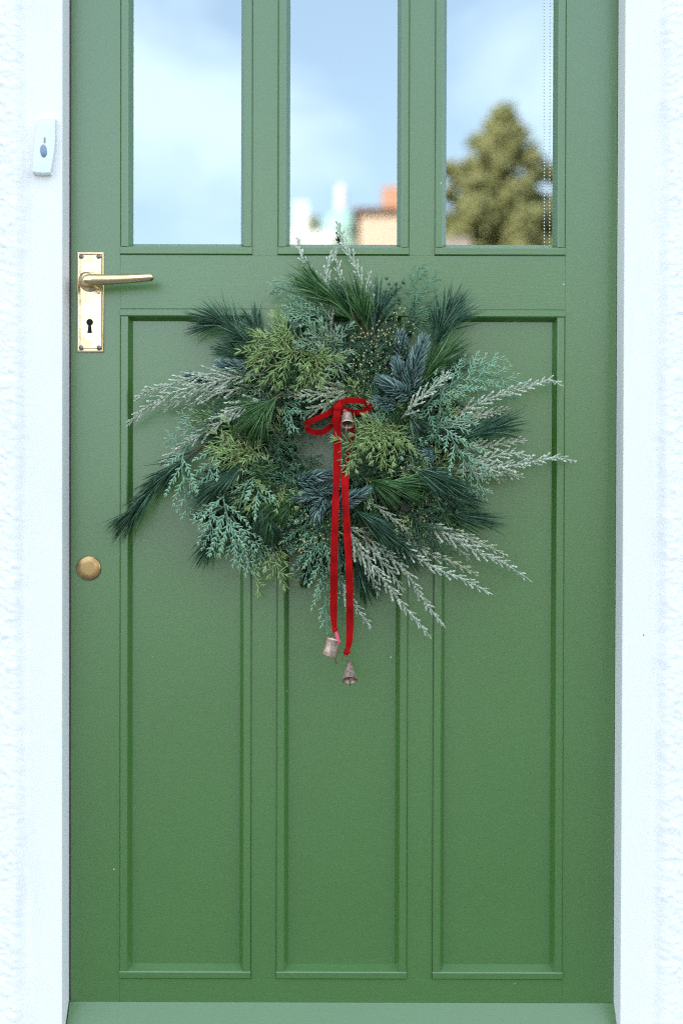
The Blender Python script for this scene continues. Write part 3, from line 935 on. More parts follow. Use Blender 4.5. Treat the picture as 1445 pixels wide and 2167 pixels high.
def frosted_sprig(pts, mat='silver', gap=0.0074, sidelen=0.024, rad=0.00112, budlen=0.0064, taper=1.0, base=0.05):
    """plume of short scaly shoots clasping the stem, pale and frosted"""
    pts = [(q_[0], q_[1], q_[2] * (1.06 - .36 * (k_ / (len(pts) - 1)) ** 2)) for k_, q_ in enumerate(pts)]
    path = catmull(topts(pts), 40); t, s, nn = frames(path)
    al = arclen(path); tot = al[-1]
    axes = [(path[4:], 1.0)]
    pos, sg = base * tot, 1
    while pos < tot * .95:
        u = pos / tot; i = min(39, int(np.searchsorted(al, pos)))
        a = rng.uniform(.35, .62)
        d = t[i] * math.cos(a) + (s[i] * sg + nn[i] * rng.normal(.15, .45)) * math.sin(a)
        ln = sidelen * (0.25 + .95 * (1 - u) ** taper) * rng.uniform(.6, 1.15)
        q = np.linspace(0, 1, 7)[:, None]
        axes.append((path[i] + unit(d) * ln * q + t[i] * ln * .15 * q * q, .9))
        pos += gap * rng.uniform(.7, 1.25); sg = -sg
    N = Needles()
    for ax, sc in axes:
        tt, ss, n2 = frames(ax); la = arclen(ax); m = max(2, int(la[-1] / 0.0023))
        for j in range(m + 1):
            u = j / m
            i = min(len(ax) - 1, int(u * (len(ax) - 1)))
            for g3 in range(2):
                a = j * 1.57 + g3 * math.pi + rng.normal(0, .25)
                sp_ = rng.uniform(.18, .48)
                dd = tt[i] * math.cos(sp_) + (ss[i] * math.cos(a) + n2[i] * math.sin(a)) * math.sin(sp_)
                N.add(ax[i], dd, budlen * sc * rng.uniform(.7, 1.1), rad * sc * rng.uniform(.75, 1.1), None, np.clip(rng.normal(.45, .27), 0, 1), .5)
        N.add(ax[-1], tt[-1], budlen, rad, None, .8, .6)
    o = N.build('frosted_sprig', F[mat], wreath, blunt=True, sides=4)
    stem(path, .0019, .0008, M['stem_grey'], o)
    return o

def fir_tip(pts, L=0.0150, n=None, mat='fir', rad=0.00122, swell=1.08, lay=1.05, name='fir_tip'):
    """dense blue shoot whose curved needles overlap towards the tip"""
    path = catmull(topts(pts), 24); t, s, nn = frames(path)
    al = arclen(path); tot = al[-1]
    if n is None: n = int(tot / 0.00042)
    N = Needles()
    j = np.arange(n)
    u = (j + .5) / n
    i = np.clip((u * 23).astype(int), 0, 23)
    a = j * 2.39996 + rng.normal(0, .12, n)
    up = np.sin(a)
    radial = s[i] * np.cos(a)[:, None] + nn[i] * up[:, None]
    ang = lay * (1.08 - .62 * u ** 3) * rng.uniform(.9, 1.1, n)
    d = t[i] * np.cos(ang)[:, None] + radial * np.sin(ang)[:, None]
    ln = L * (1.0 - .22 * u ** 3) * swell * rng.uniform(.88, 1.08, n)
    bend = (t[i] * .40 - radial * .16) * ln[:, None]
    N.add(path[i] + radial * .001, d, ln, rad * rng.uniform(.85, 1.1, n), bend, np.clip(rng.normal(.38, .36, n), 0, 1), .5)
    aa = rng.normal(0, .6, (14, 3))
    N.add(np.repeat(path[-1:], 14, 0), t[-1] + aa, L * .6, rad, None, None, .3)
    o = N.build(name, F[mat], wreath, blunt=True, sides=4)
    stem(path, .0020, .0014, M['stem_brown'], o)
    return o

ico_v = None
def ball_mesh(name, mat, r=1.0):
    import bmesh
    bm = bmesh.new(); bmesh.ops.create_icosphere(bm, subdivisions=1, radius=r)
    me = bpy.data.meshes.new(name); bm.to_mesh(me); bm.free()
    me.polygons.foreach_set('use_smooth', [True] * len(me.polygons)); me.materials.append(mat)
    return me
_bm = ball_mesh('bud', M['bud'])
BV = np.array([tuple(v.co) for v in _bm.vertices]); BF = [tuple(p.vertices) for p in _bm.polygons]

def budded_sprig(pts, nbuds=26, spread=0.012, mat='juniper_dark', r=0.0014, buds=True, **kw):
    """dark thuja-like sprig carrying small yellow buds"""
    kw.setdefault('side', 6)
    o = juniper_sprig(pts, L=kw.pop('L', .0085), step=.0034, sidelen=.03, mat=mat, red=False, rad=.00072, name='thuja_sprig', **kw)
    path = catmull(topts(pts), 30); t, s, nn = frames(path)
    vs, fs = [], []
    for k in range(int(nbuds * .8)):
        i = rng.integers(4, 30)
        c = path[i] + s[i] * rng.normal(0, spread) + nn[i] * abs(rng.normal(.008, .006)) + t[i] * rng.normal(0, .006)
        rr = r * rng.uniform(.65, 1.15)
        b0 = len(vs)
        vs += [tuple(c + q * rr * np.array([1, 1, 1.2])) for q in BV]
        fs += [tuple(b0 + q for q in f_) for f_ in BF]
    bo = mesh_obj('buds', vs, fs, M['bud'], o, smooth=True)
    bo['kind'] = 'stuff'
    return o

# base ring of twisted vine under the greenery
ring_c = P(695, 950, 0.022)
vs, fs = [], []
for k in range(9):
    ph, tw = rng.random() * 6.28, rng.integers(3, 7)
    pts_ = []
    for a in np.linspace(0, 2 * math.pi, 73):
        rr = 0.100 + 0.016 * math.cos(tw * a + ph)
        pts_.append((ring_c.x + rr * 1.12 * math.cos(a), ring_c.y + 0.012 * math.sin(tw * a + ph), ring_c.z + rr * math.sin(a)))
    v, f = tube_data(pts_, 0.0042, seg=6, cap=False)
    b0 = len(vs); vs += v; fs += [tuple(b0 + q for q in g_) for g_ in f]
mesh_obj('vine_ring', vs, fs, M['vine'], wreath, smooth=True)

# --- hidden bed of sprigs filling the wreath body, coloured mostly dark to deepen its shade
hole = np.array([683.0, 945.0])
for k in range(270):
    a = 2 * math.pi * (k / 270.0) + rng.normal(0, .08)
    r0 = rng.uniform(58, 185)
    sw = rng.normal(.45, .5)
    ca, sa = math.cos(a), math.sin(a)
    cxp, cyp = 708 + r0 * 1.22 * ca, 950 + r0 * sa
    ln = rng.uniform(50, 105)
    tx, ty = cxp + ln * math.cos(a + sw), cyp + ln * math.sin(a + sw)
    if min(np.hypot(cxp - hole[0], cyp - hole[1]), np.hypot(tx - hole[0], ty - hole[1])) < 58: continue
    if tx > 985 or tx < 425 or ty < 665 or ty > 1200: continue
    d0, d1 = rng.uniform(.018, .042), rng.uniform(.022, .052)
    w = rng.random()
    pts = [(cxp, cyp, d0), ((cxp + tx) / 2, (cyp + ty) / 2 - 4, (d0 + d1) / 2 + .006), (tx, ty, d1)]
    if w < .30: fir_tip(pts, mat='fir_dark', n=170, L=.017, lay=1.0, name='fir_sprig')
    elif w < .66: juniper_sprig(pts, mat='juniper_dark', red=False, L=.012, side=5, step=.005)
    elif w < .85: cypress_sprig(pts, mat='cedar_shaded', gap=.010, sidelen=.03, name='cedar_sprig')
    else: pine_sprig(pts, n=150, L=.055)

for k in range(210):
    a = 2 * math.pi * (k / 210.0) + rng.normal(0, .1)
    r0 = rng.uniform(66, 190)
    cxp, cyp = 708 + r0 * 1.15 * math.cos(a), 950 + r0 * math.sin(a)
    an = a + rng.normal(.5, .6)
    ln = rng.uniform(45, 85)
    tx, ty = cxp + ln * math.cos(an), cyp + ln * math.sin(an)
    if min(np.hypot(cxp - hole[0], cyp - hole[1]), np.hypot(tx - hole[0], ty - hole[1])) < 72: continue
    if tx > 985 or tx < 430 or ty < 660 or ty > 1190: continue
    d0, d1 = rng.uniform(.040, .052), rng.uniform(.052, .066)
    pts = [(cxp, cyp, d0), ((cxp + tx) / 2, (cyp + ty) / 2, (d0 + d1) / 2 + .004), (tx, ty, d1)]
    w = rng.random()
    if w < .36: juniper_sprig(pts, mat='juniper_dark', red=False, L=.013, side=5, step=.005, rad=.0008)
    elif w < .62: cypress_sprig(pts, mat='cedar' if w < .44 else 'cedar_shaded', gap=.0105, sidelen=.03, name='cedar_sprig', rad=.001)
    elif w < .82: pine_sprig(pts, n=130, L=.05, mat='pine' if w < .72 else 'pine_green', spread=(.08, .5))
    elif w < .92: frosted_sprig(pts, mat='silver_shade', sidelen=.016)
    else: juniper_sprig(pts, side=4)

# --- frosted plumes (base -> tip, photograph pixels and distance from the door)
for q in [
    [(702, 700, .05), (690, 640, .055), (660, 580, .05), (640, 545, .048), (630, 508, .046)],
    [(790, 700, .05), (781, 646, .055), (755, 570, .055), (729, 518, .05), (714, 474, .048)],
    [(705, 690, .045), (691, 611, .05), (693, 570, .048), (701, 535, .046)],
    [(760, 690, .045), (744, 640, .05), (723, 600, .05), (708, 530, .046)],
    [(786, 700, .05), (783, 650, .055), (779, 584, .05)],
]:
    frosted_sprig(q, sidelen=.018, gap=.0085, rad=.00115)
for q in [
    [(560, 792, .06), (502, 798, .068), (423, 816, .07), (371, 830, .066), (307, 865, .058), (272, 899, .050)],
    [(540, 782, .055), (482, 788, .062), (423, 795, .062), (365, 813, .056), (307, 830, .05), (289, 846, .046)],
    [(530, 805, .06), (470, 815, .065), (410, 835, .062), (352, 864, .055)],
    [(540, 815, .06), (480, 828, .066), (430, 842, .064), (394, 862, .06)],
    [(560, 845, .06), (522, 854, .07), (482, 883, .074), (423, 921, .072), (371, 953, .064), (342, 982, .058)],
    [(545, 848, .06), (500, 868, .07), (450, 889, .07), (424, 903, .066)],
    [(540, 850, .06), (520, 858, .07), (498, 886, .072), (484, 909, .068)],
]:
    frosted_sprig(q, sidelen=.024, gap=.0080)
for q in [
    [(742, 826, .06), (718, 829, .075), (660, 836, .082), (620, 834, .08), (585, 836, .076)],
    [(740, 836, .06), (712, 846, .075), (685, 861, .078), (655, 872, .076), (641, 884, .07)],
    [(735, 822, .055), (700, 822, .07), (650, 818, .07), (610, 822, .066)],
]:
    frosted_sprig(q, mat='silver_shade', sidelen=.022)
for q in [
    [(850, 885, .07), (880, 850, .085), (915, 822, .09), (940, 800, .088), (961, 791, .084)],
    [(960, 880, .06), (1000, 859, .07), (1060, 835, .07), (1130, 815, .06), (1162, 805, .054), (1187, 816, .048)],
    [(930, 905, .06), (975, 893, .07), (1030, 875, .068), (1073, 866, .06)],
    [(940, 900, .055), (987, 888, .065), (1025, 876, .064), (1054, 879, .06)],
    [(960, 955, .055), (1012, 948, .062), (1065, 938, .058), (1108, 933, .05)],
    [(970, 985, .055), (1016, 976, .062), (1060, 962, .06), (1095, 960, .055), (1117, 967, .05)],
    [(960, 1002, .055), (1016, 993, .062), (1080, 986, .062), (1140, 975, .056), (1175, 968, .05), (1213, 976, .044)],
    [(960, 995, .05), (1010, 996, .06), (1060, 999, .058), (1102, 1009, .05)],
    [(970, 1000, .05), (1015, 998, .058), (1061, 1018, .05)],
]:
    frosted_sprig(q, mat='silver' if q[-1][0] > 1110 or q[0][0] == 850 else 'silver_shade', sidelen=.019, gap=.0078)
for q in [
    [(880, 1095, .055), (947, 1131, .07), (1006, 1166, .07), (1065, 1192, .06), (1119, 1228, .048)],
    [(930, 1110, .05), (994, 1142, .062), (1035, 1158, .058), (1069, 1175, .05)],
    [(890, 1100, .055), (945, 1140, .066), (989, 1180, .058)],
    [(800, 1105, .055), (860, 1165, .072), (923, 1203, .07), (978, 1225, .06), (1036, 1255, .048)],
    [(850, 1120, .055), (905, 1170, .066), (960, 1190, .06), (1005, 1215, .052)],
    [(730, 1100, .07), (751, 1147, .082), (806, 1220, .078), (848, 1275, .064), (880, 1312, .056), (908, 1346, .048)],
    [(760, 1120, .06), (800, 1160, .072), (855, 1206, .07), (889, 1261, .06), (915, 1295, .054), (938, 1324, .048)],
    [(760, 1045, .06), (785, 1064, .08), (837, 1102, .088), (879, 1142, .082)],
    [(720, 1110, .065), (747, 1122, .078), (780, 1128, .08), (806, 1145, .076)],
    [(715, 1215, .05), (735, 1258, .056), (758, 1293, .05), (782, 1324, .044)],
    [(738, 1125, .07), (752, 1160, .078), (778, 1205, .074), (799, 1255, .062)],
    [(770, 1140, .065), (800, 1180, .074), (830, 1215, .068), (851, 1250, .06)],
]:
    frosted_sprig(q, mat='silver' if q[-1][1] > 1225 else 'silver_shade', sidelen=.0175, gap=.0086)

# --- long pine
for q, kw in [
    ([(775, 712, .06), (740, 665, .07), (700, 630, .072), (680, 612, .07)], dict(n=300, mat='pine_green', L=.062)),
    ([(780, 712, .06), (770, 670, .072), (755, 632, .07)], dict(n=190, mat='pine_green', L=.058)),
    ([(790, 720, .055), (795, 680, .06), (800, 650, .058)], dict(n=190, L=.055)),
    ([(770, 712, .05), (745, 660, .055), (725, 640, .05)], dict(n=150, L=.055)),
    ([(560, 752, .05), (525, 722, .055), (482, 686, .05), (466, 682, .046)], dict(n=300, L=.060, spread=(.12, .62))),
    ([(570, 730, .045), (548, 705, .048), (540, 690, .046)], dict(n=110, L=.045, spread=(.2, .7))),
    ([(560, 768, .04), (515, 752, .044), (495, 745, .04)], dict(n=130, L=.048)),
    ([(600, 830, .07), (569, 851, .085), (553, 872, .086)], dict(n=240, L=.060, mat='pine_green', spread=(.15, .6))),
    ([(470, 915, .05), (400, 965, .055), (357, 999, .05), (302, 1060, .042), (282, 1082, .038)], dict(n=380, L=.058, spread=(.10, .42))),
    ([(520, 975, .07), (500, 992, .08), (465, 1022, .08)], dict(n=240, L=.060, spread=(.05, .30))),
    ([(545, 1040, .06), (552, 1075, .07), (565, 1100, .07)], dict(n=200, L=.054, spread=(.05, .35))),
    ([(490, 1075, .04), (466, 1112, .044), (450, 1138, .044)], dict(n=190, L=.054, spread=(.08, .40))),
    ([(735, 1070, .07), (765, 1090, .084), (795, 1115, .085)], dict(n=220, L=.062, spread=(.05, .30))),
    ([(770, 1012, .07), (793, 1022, .085), (842, 1030, .088)], dict(n=220, L=.064, spread=(.1, .55), mat='pine_green')),
    ([(860, 985, .07), (900, 1000, .08), (940, 1020, .078)], dict(n=260, L=.062, spread=(.08, .50))),
    ([(870, 1010, .06), (920, 1035, .07), (960, 1050, .066)], dict(n=220, L=.058, spread=(.08, .4))),
    ([(900, 1075, .045), (955, 1093, .05), (1000, 1096, .046)], dict(n=170, L=.056, spread=(.08, .38))),
    ([(940, 945, .06), (990, 925, .066), (1045, 905, .058)], dict(n=250, L=.062, spread=(.10, .48))),
    ([(915, 760, .05), (930, 705, .055), (950, 670, .052)], dict(n=330, L=.062, spread=(.1, .75))),
    ([(880, 835, .055), (905, 785, .062), (930, 755, .058)], dict(n=260, L=.062, spread=(.1, .55), mat='pine_green')),
    ([(900, 840, .045), (930, 805, .05), (945, 790, .05)], dict(n=150, L=.055, spread=(.1, .5))),
    ([(740, 1165, .045), (757, 1200, .05), (767, 1222, .048)], dict(n=170, L=.048, spread=(.05, .4))),
    ([(800, 1100, .06), (835, 1140, .07), (850, 1160, .07)], dict(n=120, L=.05, spread=(.05, .35))),
    ([(850, 870, .06), (880, 890, .07), (890, 905, .07)], dict(n=110, L=.045, spread=(.2, .8))),
]:
    pine_sprig(q, **kw)

# --- blue fir tips
for q, kw in [
    ([(530, 788, .06), (505, 778, .068), (468, 770, .066)], dict(L=.0145)),
    ([(440, 806, .04), (418, 800, .044), (402, 796, .042)], dict(L=.0125)),
    ([(628, 1020, .06), (655, 1012, .07), (697, 1003, .074)], dict(L=.0150)),
    ([(700, 1076, .06), (730, 1062, .08), (778, 1040, .084)], dict(L=.0165)),
    ([(690, 1052, .06), (655, 1048, .07), (624, 1055, .066)], dict(L=.0145, lay=1.0)),
    ([(690, 1050, .06), (675, 1075, .072), (668, 1102, .07)], dict(L=.0150, lay=1.0)),
    ([(655, 1040, .055), (690, 1035, .062), (715, 1025, .06)], dict(L=.0130)),
    ([(868, 838, .07), (845, 826, .085), (812, 808, .086)], dict(L=.0175)),
    ([(852, 818, .06), (846, 790, .07), (838, 768, .068)], dict(L=.0145)),
    ([(866, 826, .06), (876, 780, .072), (893, 728, .070)], dict(L=.0195)),
    ([(852, 770, .05), (850, 740, .06), (848, 712, .06)], dict(L=.0150)),
    ([(840, 858, .07), (815, 855, .078), (796, 848, .076)], dict(L=.0130)),
    ([(560, 1110, .035), (460, 1095, .04), (420, 1092, .036)], dict(L=.013, mat='fir_dark')),
    ([(660, 1170, .035), (652, 1205, .04), (645, 1232, .036)], dict(L=.012, mat='fir_dark')),
    ([(925, 960, .06), (905, 962, .066), (885, 955, .064)], dict(L=.014, lay=1.1, n=220)),
    ([(980, 880, .05), (960, 900, .056), (935, 925, .056)], dict(L=.014, lay=1.1, n=220)),
    ([(610, 1060, .05), (595, 1075, .056), (580, 1085, .05)], dict(L=.013, lay=1.0, n=180)),
]:
    fir_tip(q, **kw)

# --- yellow-green and blue-green juniper
for q, kw in [
    ([(625, 740, .06), (600, 715, .075), (583, 692, .07)], dict(side=4)),
    ([(620, 740, .07), (583, 735, .085), (548, 752, .082), (517, 774, .075)], dict(side=5)),
    ([(650, 735, .07), (618, 752, .088), (588, 780, .086), (562, 804, .078)], dict(side=5)),
    ([(640, 720, .065), (600, 705, .08), (560, 712, .076), (535, 728, .07)], dict(side=5)),
    ([(700, 740, .07), (678, 720, .086), (658, 708, .084)], dict(side=4, mat='juniper_blue', L=.017)),
    ([(705, 745, .07), (705, 725, .086), (712, 700, .084)], dict(side=4, mat='juniper_blue', L=.017)),
    ([(690, 740, .07), (672, 728, .084), (645, 720, .08)], dict(side=3, mat='juniper_blue', L=.016)),
    ([(650, 745, .075), (668, 760, .09), (700, 780, .088)], dict(side=5)),
    ([(650, 750, .07), (660, 780, .085), (654, 812, .078)], dict(side=4)),
    ([(690, 750, .07), (705, 762, .086), (722, 785, .08)], dict(side=4, mat='juniper_blue', L=.016)),
    ([(640, 790, .06), (670, 800, .075), (690, 806, .07)], dict(side=3)),
    ([(590, 800, .06), (555, 815, .07), (535, 836, .066)], dict(side=4, mat='juniper_blue', L=.013)),
    ([(570, 965, .065), (520, 955, .082), (480, 952, .082), (446, 950, .074)], dict(side=5)),
    ([(540, 960, .06), (505, 975, .078), (480, 985, .07)], dict(side=3)),
    ([(545, 945, .06), (500, 925, .076), (478, 920, .07)], dict(side=3)),
    ([(490, 895, .05), (455, 880, .056), (428, 876, .05)], dict(side=3)),
    ([(530, 1125, .045), (540, 1180, .05), (544, 1225, .046), (547, 1258, .044)], dict(side=3, L=.012, sidelen=.015)),
    ([(573, 1120, .05), (578, 1160, .058), (588, 1200, .056), (600, 1236, .05)], dict(side=5, sidelen=.03)),
    ([(570, 1080, .05), (590, 1115, .062), (600, 1150, .06), (612, 1165, .058)], dict(side=5, mat='juniper_blue', L=.014)),
    ([(585, 1025, .06), (598, 1045, .07), (603, 1072, .068)], dict(side=3, L=.013)),
    ([(835, 905, .07), (800, 912, .09), (765, 935, .096), (728, 948, .096)], dict(side=6)),
    ([(820, 895, .07), (795, 905, .092), (770, 912, .096)], dict(side=4)),
    ([(775, 930, .08), (755, 955, .095), (742, 980, .096), (735, 998, .095)], dict(side=4, sidelen=.022, L=.014)),
    ([(825, 900, .07), (815, 930, .092), (810, 965, .092), (808, 984, .088)], dict(side=5, L=.016)),
    ([(840, 900, .07), (836, 925, .086), (846, 948, .084)], dict(side=4)),
    ([(850, 910, .06), (865, 940, .076), (872, 975, .076), (862, 1000, .07)], dict(side=5, mat='juniper_blue', L=.012)),
    ([(850, 985, .06), (858, 1000, .074), (852, 1018, .072)], dict(side=3, L=.012)),
    ([(830, 870, .06), (800, 880, .08), (775, 885, .078)], dict(side=4, mat='juniper_blue', L=.012)),
    ([(800, 960, .05), (780, 975, .062), (758, 985, .062)], dict(side=6, mat='juniper_dark', red=False, L=.011, sidelen=.03)),
    ([(810, 1005, .05), (780, 1000, .06), (755, 1008, .06)], dict(side=6, mat='juniper_dark', red=False, L=.011, sidelen=.03)),
    ([(800, 930, .05), (775, 950, .06), (755, 960, .06)], dict(side=6, mat='juniper_dark', red=False, L=.011, sidelen=.03)),
    ([(600, 1000, .05), (630, 1005, .06), (655, 1000, .06)], dict(side=6, mat='juniper_dark', red=False, L=.011, sidelen=.03)),
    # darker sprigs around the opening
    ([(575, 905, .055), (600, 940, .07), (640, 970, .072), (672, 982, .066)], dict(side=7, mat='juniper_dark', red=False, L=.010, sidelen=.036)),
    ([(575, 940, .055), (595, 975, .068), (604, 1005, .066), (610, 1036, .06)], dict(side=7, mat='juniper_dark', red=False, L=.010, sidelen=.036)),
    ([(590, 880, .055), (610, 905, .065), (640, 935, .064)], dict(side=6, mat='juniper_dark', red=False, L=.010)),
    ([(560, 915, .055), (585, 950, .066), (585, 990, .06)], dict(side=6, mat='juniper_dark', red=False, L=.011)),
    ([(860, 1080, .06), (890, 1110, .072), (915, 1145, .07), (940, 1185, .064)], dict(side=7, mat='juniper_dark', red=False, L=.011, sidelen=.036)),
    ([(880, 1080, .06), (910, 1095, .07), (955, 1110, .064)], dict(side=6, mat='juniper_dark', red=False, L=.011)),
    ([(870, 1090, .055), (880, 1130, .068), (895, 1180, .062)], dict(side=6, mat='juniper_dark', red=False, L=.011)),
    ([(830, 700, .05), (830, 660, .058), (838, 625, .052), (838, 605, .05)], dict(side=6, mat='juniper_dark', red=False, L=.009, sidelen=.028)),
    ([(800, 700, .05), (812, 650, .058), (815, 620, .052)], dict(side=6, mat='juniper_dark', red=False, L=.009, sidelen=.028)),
]:
    juniper_sprig(q, **kw)

# --- pale teal cypress sprays, bottom left, and finer cedar sprays elsewhere
for q, kw in [
    ([(395, 945, .06), (386, 972, .07), (387, 1015, .068), (392, 1050, .062), (394, 1082, .056)], dict(sidelen=.046, tilt=.15)),
    ([(470, 940, .065), (450, 972, .074), (440, 1010, .072), (429, 1048, .066)], dict(sidelen=.040, tilt=.15)),
    ([(476, 1035, .07), (474, 1060, .08), (488, 1115, .078), (512, 1165, .068), (531, 1208, .056)], dict(sidelen=.050, tilt=.15)),
    ([(478, 1075, .07), (482, 1115, .078), (494, 1160, .066), (506, 1201, .056)], dict(sidelen=.034, tilt=.15)),
    ([(490, 1090, .07), (515, 1130, .076), (540, 1160, .066), (556, 1180, .058)], dict(sidelen=.034, tilt=.15)),
    ([(450, 1055, .06), (445, 1085, .068), (447, 1130, .064), (454, 1171, .054)], dict(sidelen=.036, tilt=.15)),
    ([(480, 1070, .065), (450, 1085, .07), (415, 1104, .06)], dict(sidelen=.026, tilt=.15)),
    ([(560, 1000, .06), (530, 1015, .074), (515, 1040, .074), (510, 1062, .068)], dict(sidelen=.034, tilt=.15)),
    ([(540, 1010, .06), (545, 1035, .074), (560, 1060, .072), (578, 1078, .066)], dict(sidelen=.036, tilt=.15)),
    ([(410, 960, .05), (385, 945, .055), (355, 930, .05)], dict(sidelen=.026, rad=.00095)),
    ([(455, 905, .05), (420, 905, .055), (382, 910, .05)], dict(sidelen=.02, rad=.00095)),
    ([(430, 885, .045), (400, 880, .05), (376, 884, .046)], dict(sidelen=.018, rad=.00095)),
]:
    cypress_sprig(q, **kw)
for q, kw in [
    ([(710, 668, .05), (671, 642, .058), (625, 622, .056), (589, 608, .052), (572, 618, .05)], dict(mat='cypress', sidelen=.036, rad=.00095, gap=.0072)),
    ([(705, 680, .055), (665, 665, .062), (625, 655, .06), (600, 665, .055)], dict(mat='cypress', sidelen=.036, rad=.00095, gap=.0072)),
    ([(700, 690, .055), (665, 675, .062), (630, 680, .06)], dict(mat='cedar', sidelen=.032, rad=.00095)),
    ([(862, 700, .045), (869, 650, .052), (880, 605, .048), (886, 565, .044)], dict(mat='cedar', sidelen=.036, rad=.0009, gap=.011, tilt=.5)),
    ([(865, 690, .045), (885, 640, .052), (905, 605, .048), (925, 580, .044)], dict(mat='cedar', sidelen=.036, rad=.0009, gap=.011, tilt=.5)),
    ([(865, 695, .045), (890, 660, .052), (915, 655, .048), (941, 670, .044)], dict(mat='cedar', sidelen=.03, rad=.0009, gap=.011, tilt=.5)),
    ([(860, 705, .045), (890, 690, .05), (920, 692, .046)], dict(mat='cedar', sidelen=.024, rad=.0009, gap=.011)),
    ([(890, 870, .06), (920, 838, .072), (975, 800, .066), (1015, 775, .058), (1058, 757, .05)], dict(mat='cypress', sidelen=.042, rad=.00095)),
    ([(900, 870, .06), (945, 826, .07), (1010, 797, .064), (1065, 800, .056), (1106, 812, .05)], dict(mat='cypress', sidelen=.040, rad=.00095)),
    ([(920, 850, .06), (970, 830, .068), (1030, 828, .062), (1080, 844, .054)], dict(mat='cedar', sidelen=.034, rad=.00095)),
    ([(945, 810, .065), (934, 835, .08), (930, 865, .08), (922, 896, .074)], dict(mat='cedar', sidelen=.032, rad=.0011)),
    ([(905, 860, .065), (905, 875, .078), (890, 885, .076), (876, 872, .07)], dict(mat='cedar', sidelen=.026, rad=.0011)),
    ([(900, 900, .065), (930, 905, .08), (965, 903, .08), (1003, 890, .07)], dict(mat='cypress', sidelen=.032, rad=.0011)),
    ([(905, 885, .065), (925, 900, .08), (922, 930, .078)], dict(mat='cedar', sidelen=.03, rad=.0011)),
    ([(940, 900, .06), (957, 930, .078), (982, 975, .078), (1003, 1005, .068), (1027, 1052, .054)], dict(mat='cypress', sidelen=.046, rad=.0011)),
    ([(945, 920, .06), (990, 945, .072), (1010, 965, .066), (1018, 985, .06)], dict(mat='cedar', sidelen=.034, rad=.0011)),
    ([(920, 1000, .06), (928, 1030, .07), (930, 1060, .066), (931, 1090, .06)], dict(mat='cedar', sidelen=.030, rad=.0011)),
    ([(930, 1020, .06), (955, 1040, .068), (985, 1050, .062)], dict(mat='cedar', sidelen=.028, rad=.0011)),
    ([(692, 1095, .06), (680, 1150, .07), (684, 1220, .066), (688, 1280, .056), (692, 1336, .046)], dict(mat='cypress', sidelen=.040, rad=.00105)),
    ([(705, 1110, .06), (718, 1170, .068), (720, 1240, .060), (722, 1312, .048)], dict(mat='cedar', sidelen=.034, rad=.00105)),
    ([(680, 1110, .06), (665, 1145, .072), (658, 1185, .068), (645, 1228, .06)], dict(mat='cedar', sidelen=.036, rad=.00105)),
    ([(660, 1090, .06), (640, 1120, .07), (632, 1160, .066)], dict(mat='cedar', sidelen=.034, rad=.00105)),
    ([(690, 1120, .06), (672, 1160, .074), (650, 1180, .07)], dict(mat='cedar', sidelen=.03, rad=.00105)),
    ([(780, 1170, .05), (815, 1160, .062), (840, 1175, .064), (855, 1205, .058)], dict(mat='cedar', sidelen=.030, rad=.0011)),
    ([(600, 850, .06), (625, 862, .076), (645, 872, .074)], dict(mat='cedar', sidelen=.026, rad=.0010)),
    ([(600, 860, .06), (615, 880, .076), (620, 905, .074)], dict(mat='cypress', sidelen=.026, rad=.0010)),
    ([(590, 990, .055), (618, 1000, .066), (645, 1030, .06)], dict(mat='cedar', sidelen=.028, rad=.0011)),
    ([(850, 860, .06), (815, 862, .078), (790, 880, .078), (768, 884, .074)], dict(mat='cedar', sidelen=.026, rad=.0010)),
    ([(850, 940, .06), (880, 950, .074), (893, 985, .07)], dict(mat='cedar', sidelen=.03, rad=.0011)),
]:
    cypress_sprig(q, name='cedar_sprig', **kw)

# --- thuja with yellow buds
for q, kw in [
    ([(760, 830, .05), (765, 790, .066), (775, 740, .066), (780, 700, .06)], dict(nbuds=60)),
    ([(740, 820, .05), (735, 780, .066), (738, 740, .066), (745, 710, .06)], dict(nbuds=50)),
    ([(790, 820, .05), (795, 780, .066), (800, 730, .066), (815, 680, .06)], dict(nbuds=60)),
    ([(815, 800, .045), (825, 760, .056), (830, 710, .056), (835, 660, .05)], dict(nbuds=50)),
    ([(770, 835, .055), (755, 810, .07), (762, 780, .07)], dict(nbuds=34)),
    ([(850, 720, .05), (862, 690, .056), (880, 670, .05)], dict(nbuds=14)),
    ([(660, 840, .05), (630, 828, .066), (605, 818, .062)], dict(nbuds=24)),
    ([(650, 1050, .05), (625, 1080, .062), (618, 1110, .06), (620, 1150, .058)], dict(nbuds=34)),
    ([(670, 1090, .06), (655, 1125, .072), (648, 1160, .07)], dict(nbuds=36)),
    ([(690, 1080, .06), (680, 1115, .074), (672, 1140, .07)], dict(nbuds=28)),
    ([(650, 1150, .05), (655, 1185, .06), (640, 1205, .056)], dict(nbuds=14)),
    ([(770, 1000, .06), (810, 1000, .072), (850, 998, .072), (895, 1010, .066)], dict(nbuds=46)),
    ([(870, 910, .06), (890, 930, .07), (900, 950, .068)], dict(nbuds=16)),
    ([(860, 1020, .06), (890, 1075, .07), (930, 1095, .064)], dict(nbuds=16)),
    ([(760, 880, .05), (790, 870, .064), (820, 862, .064)], dict(nbuds=10)),
]:
    budded_sprig(q, **kw)

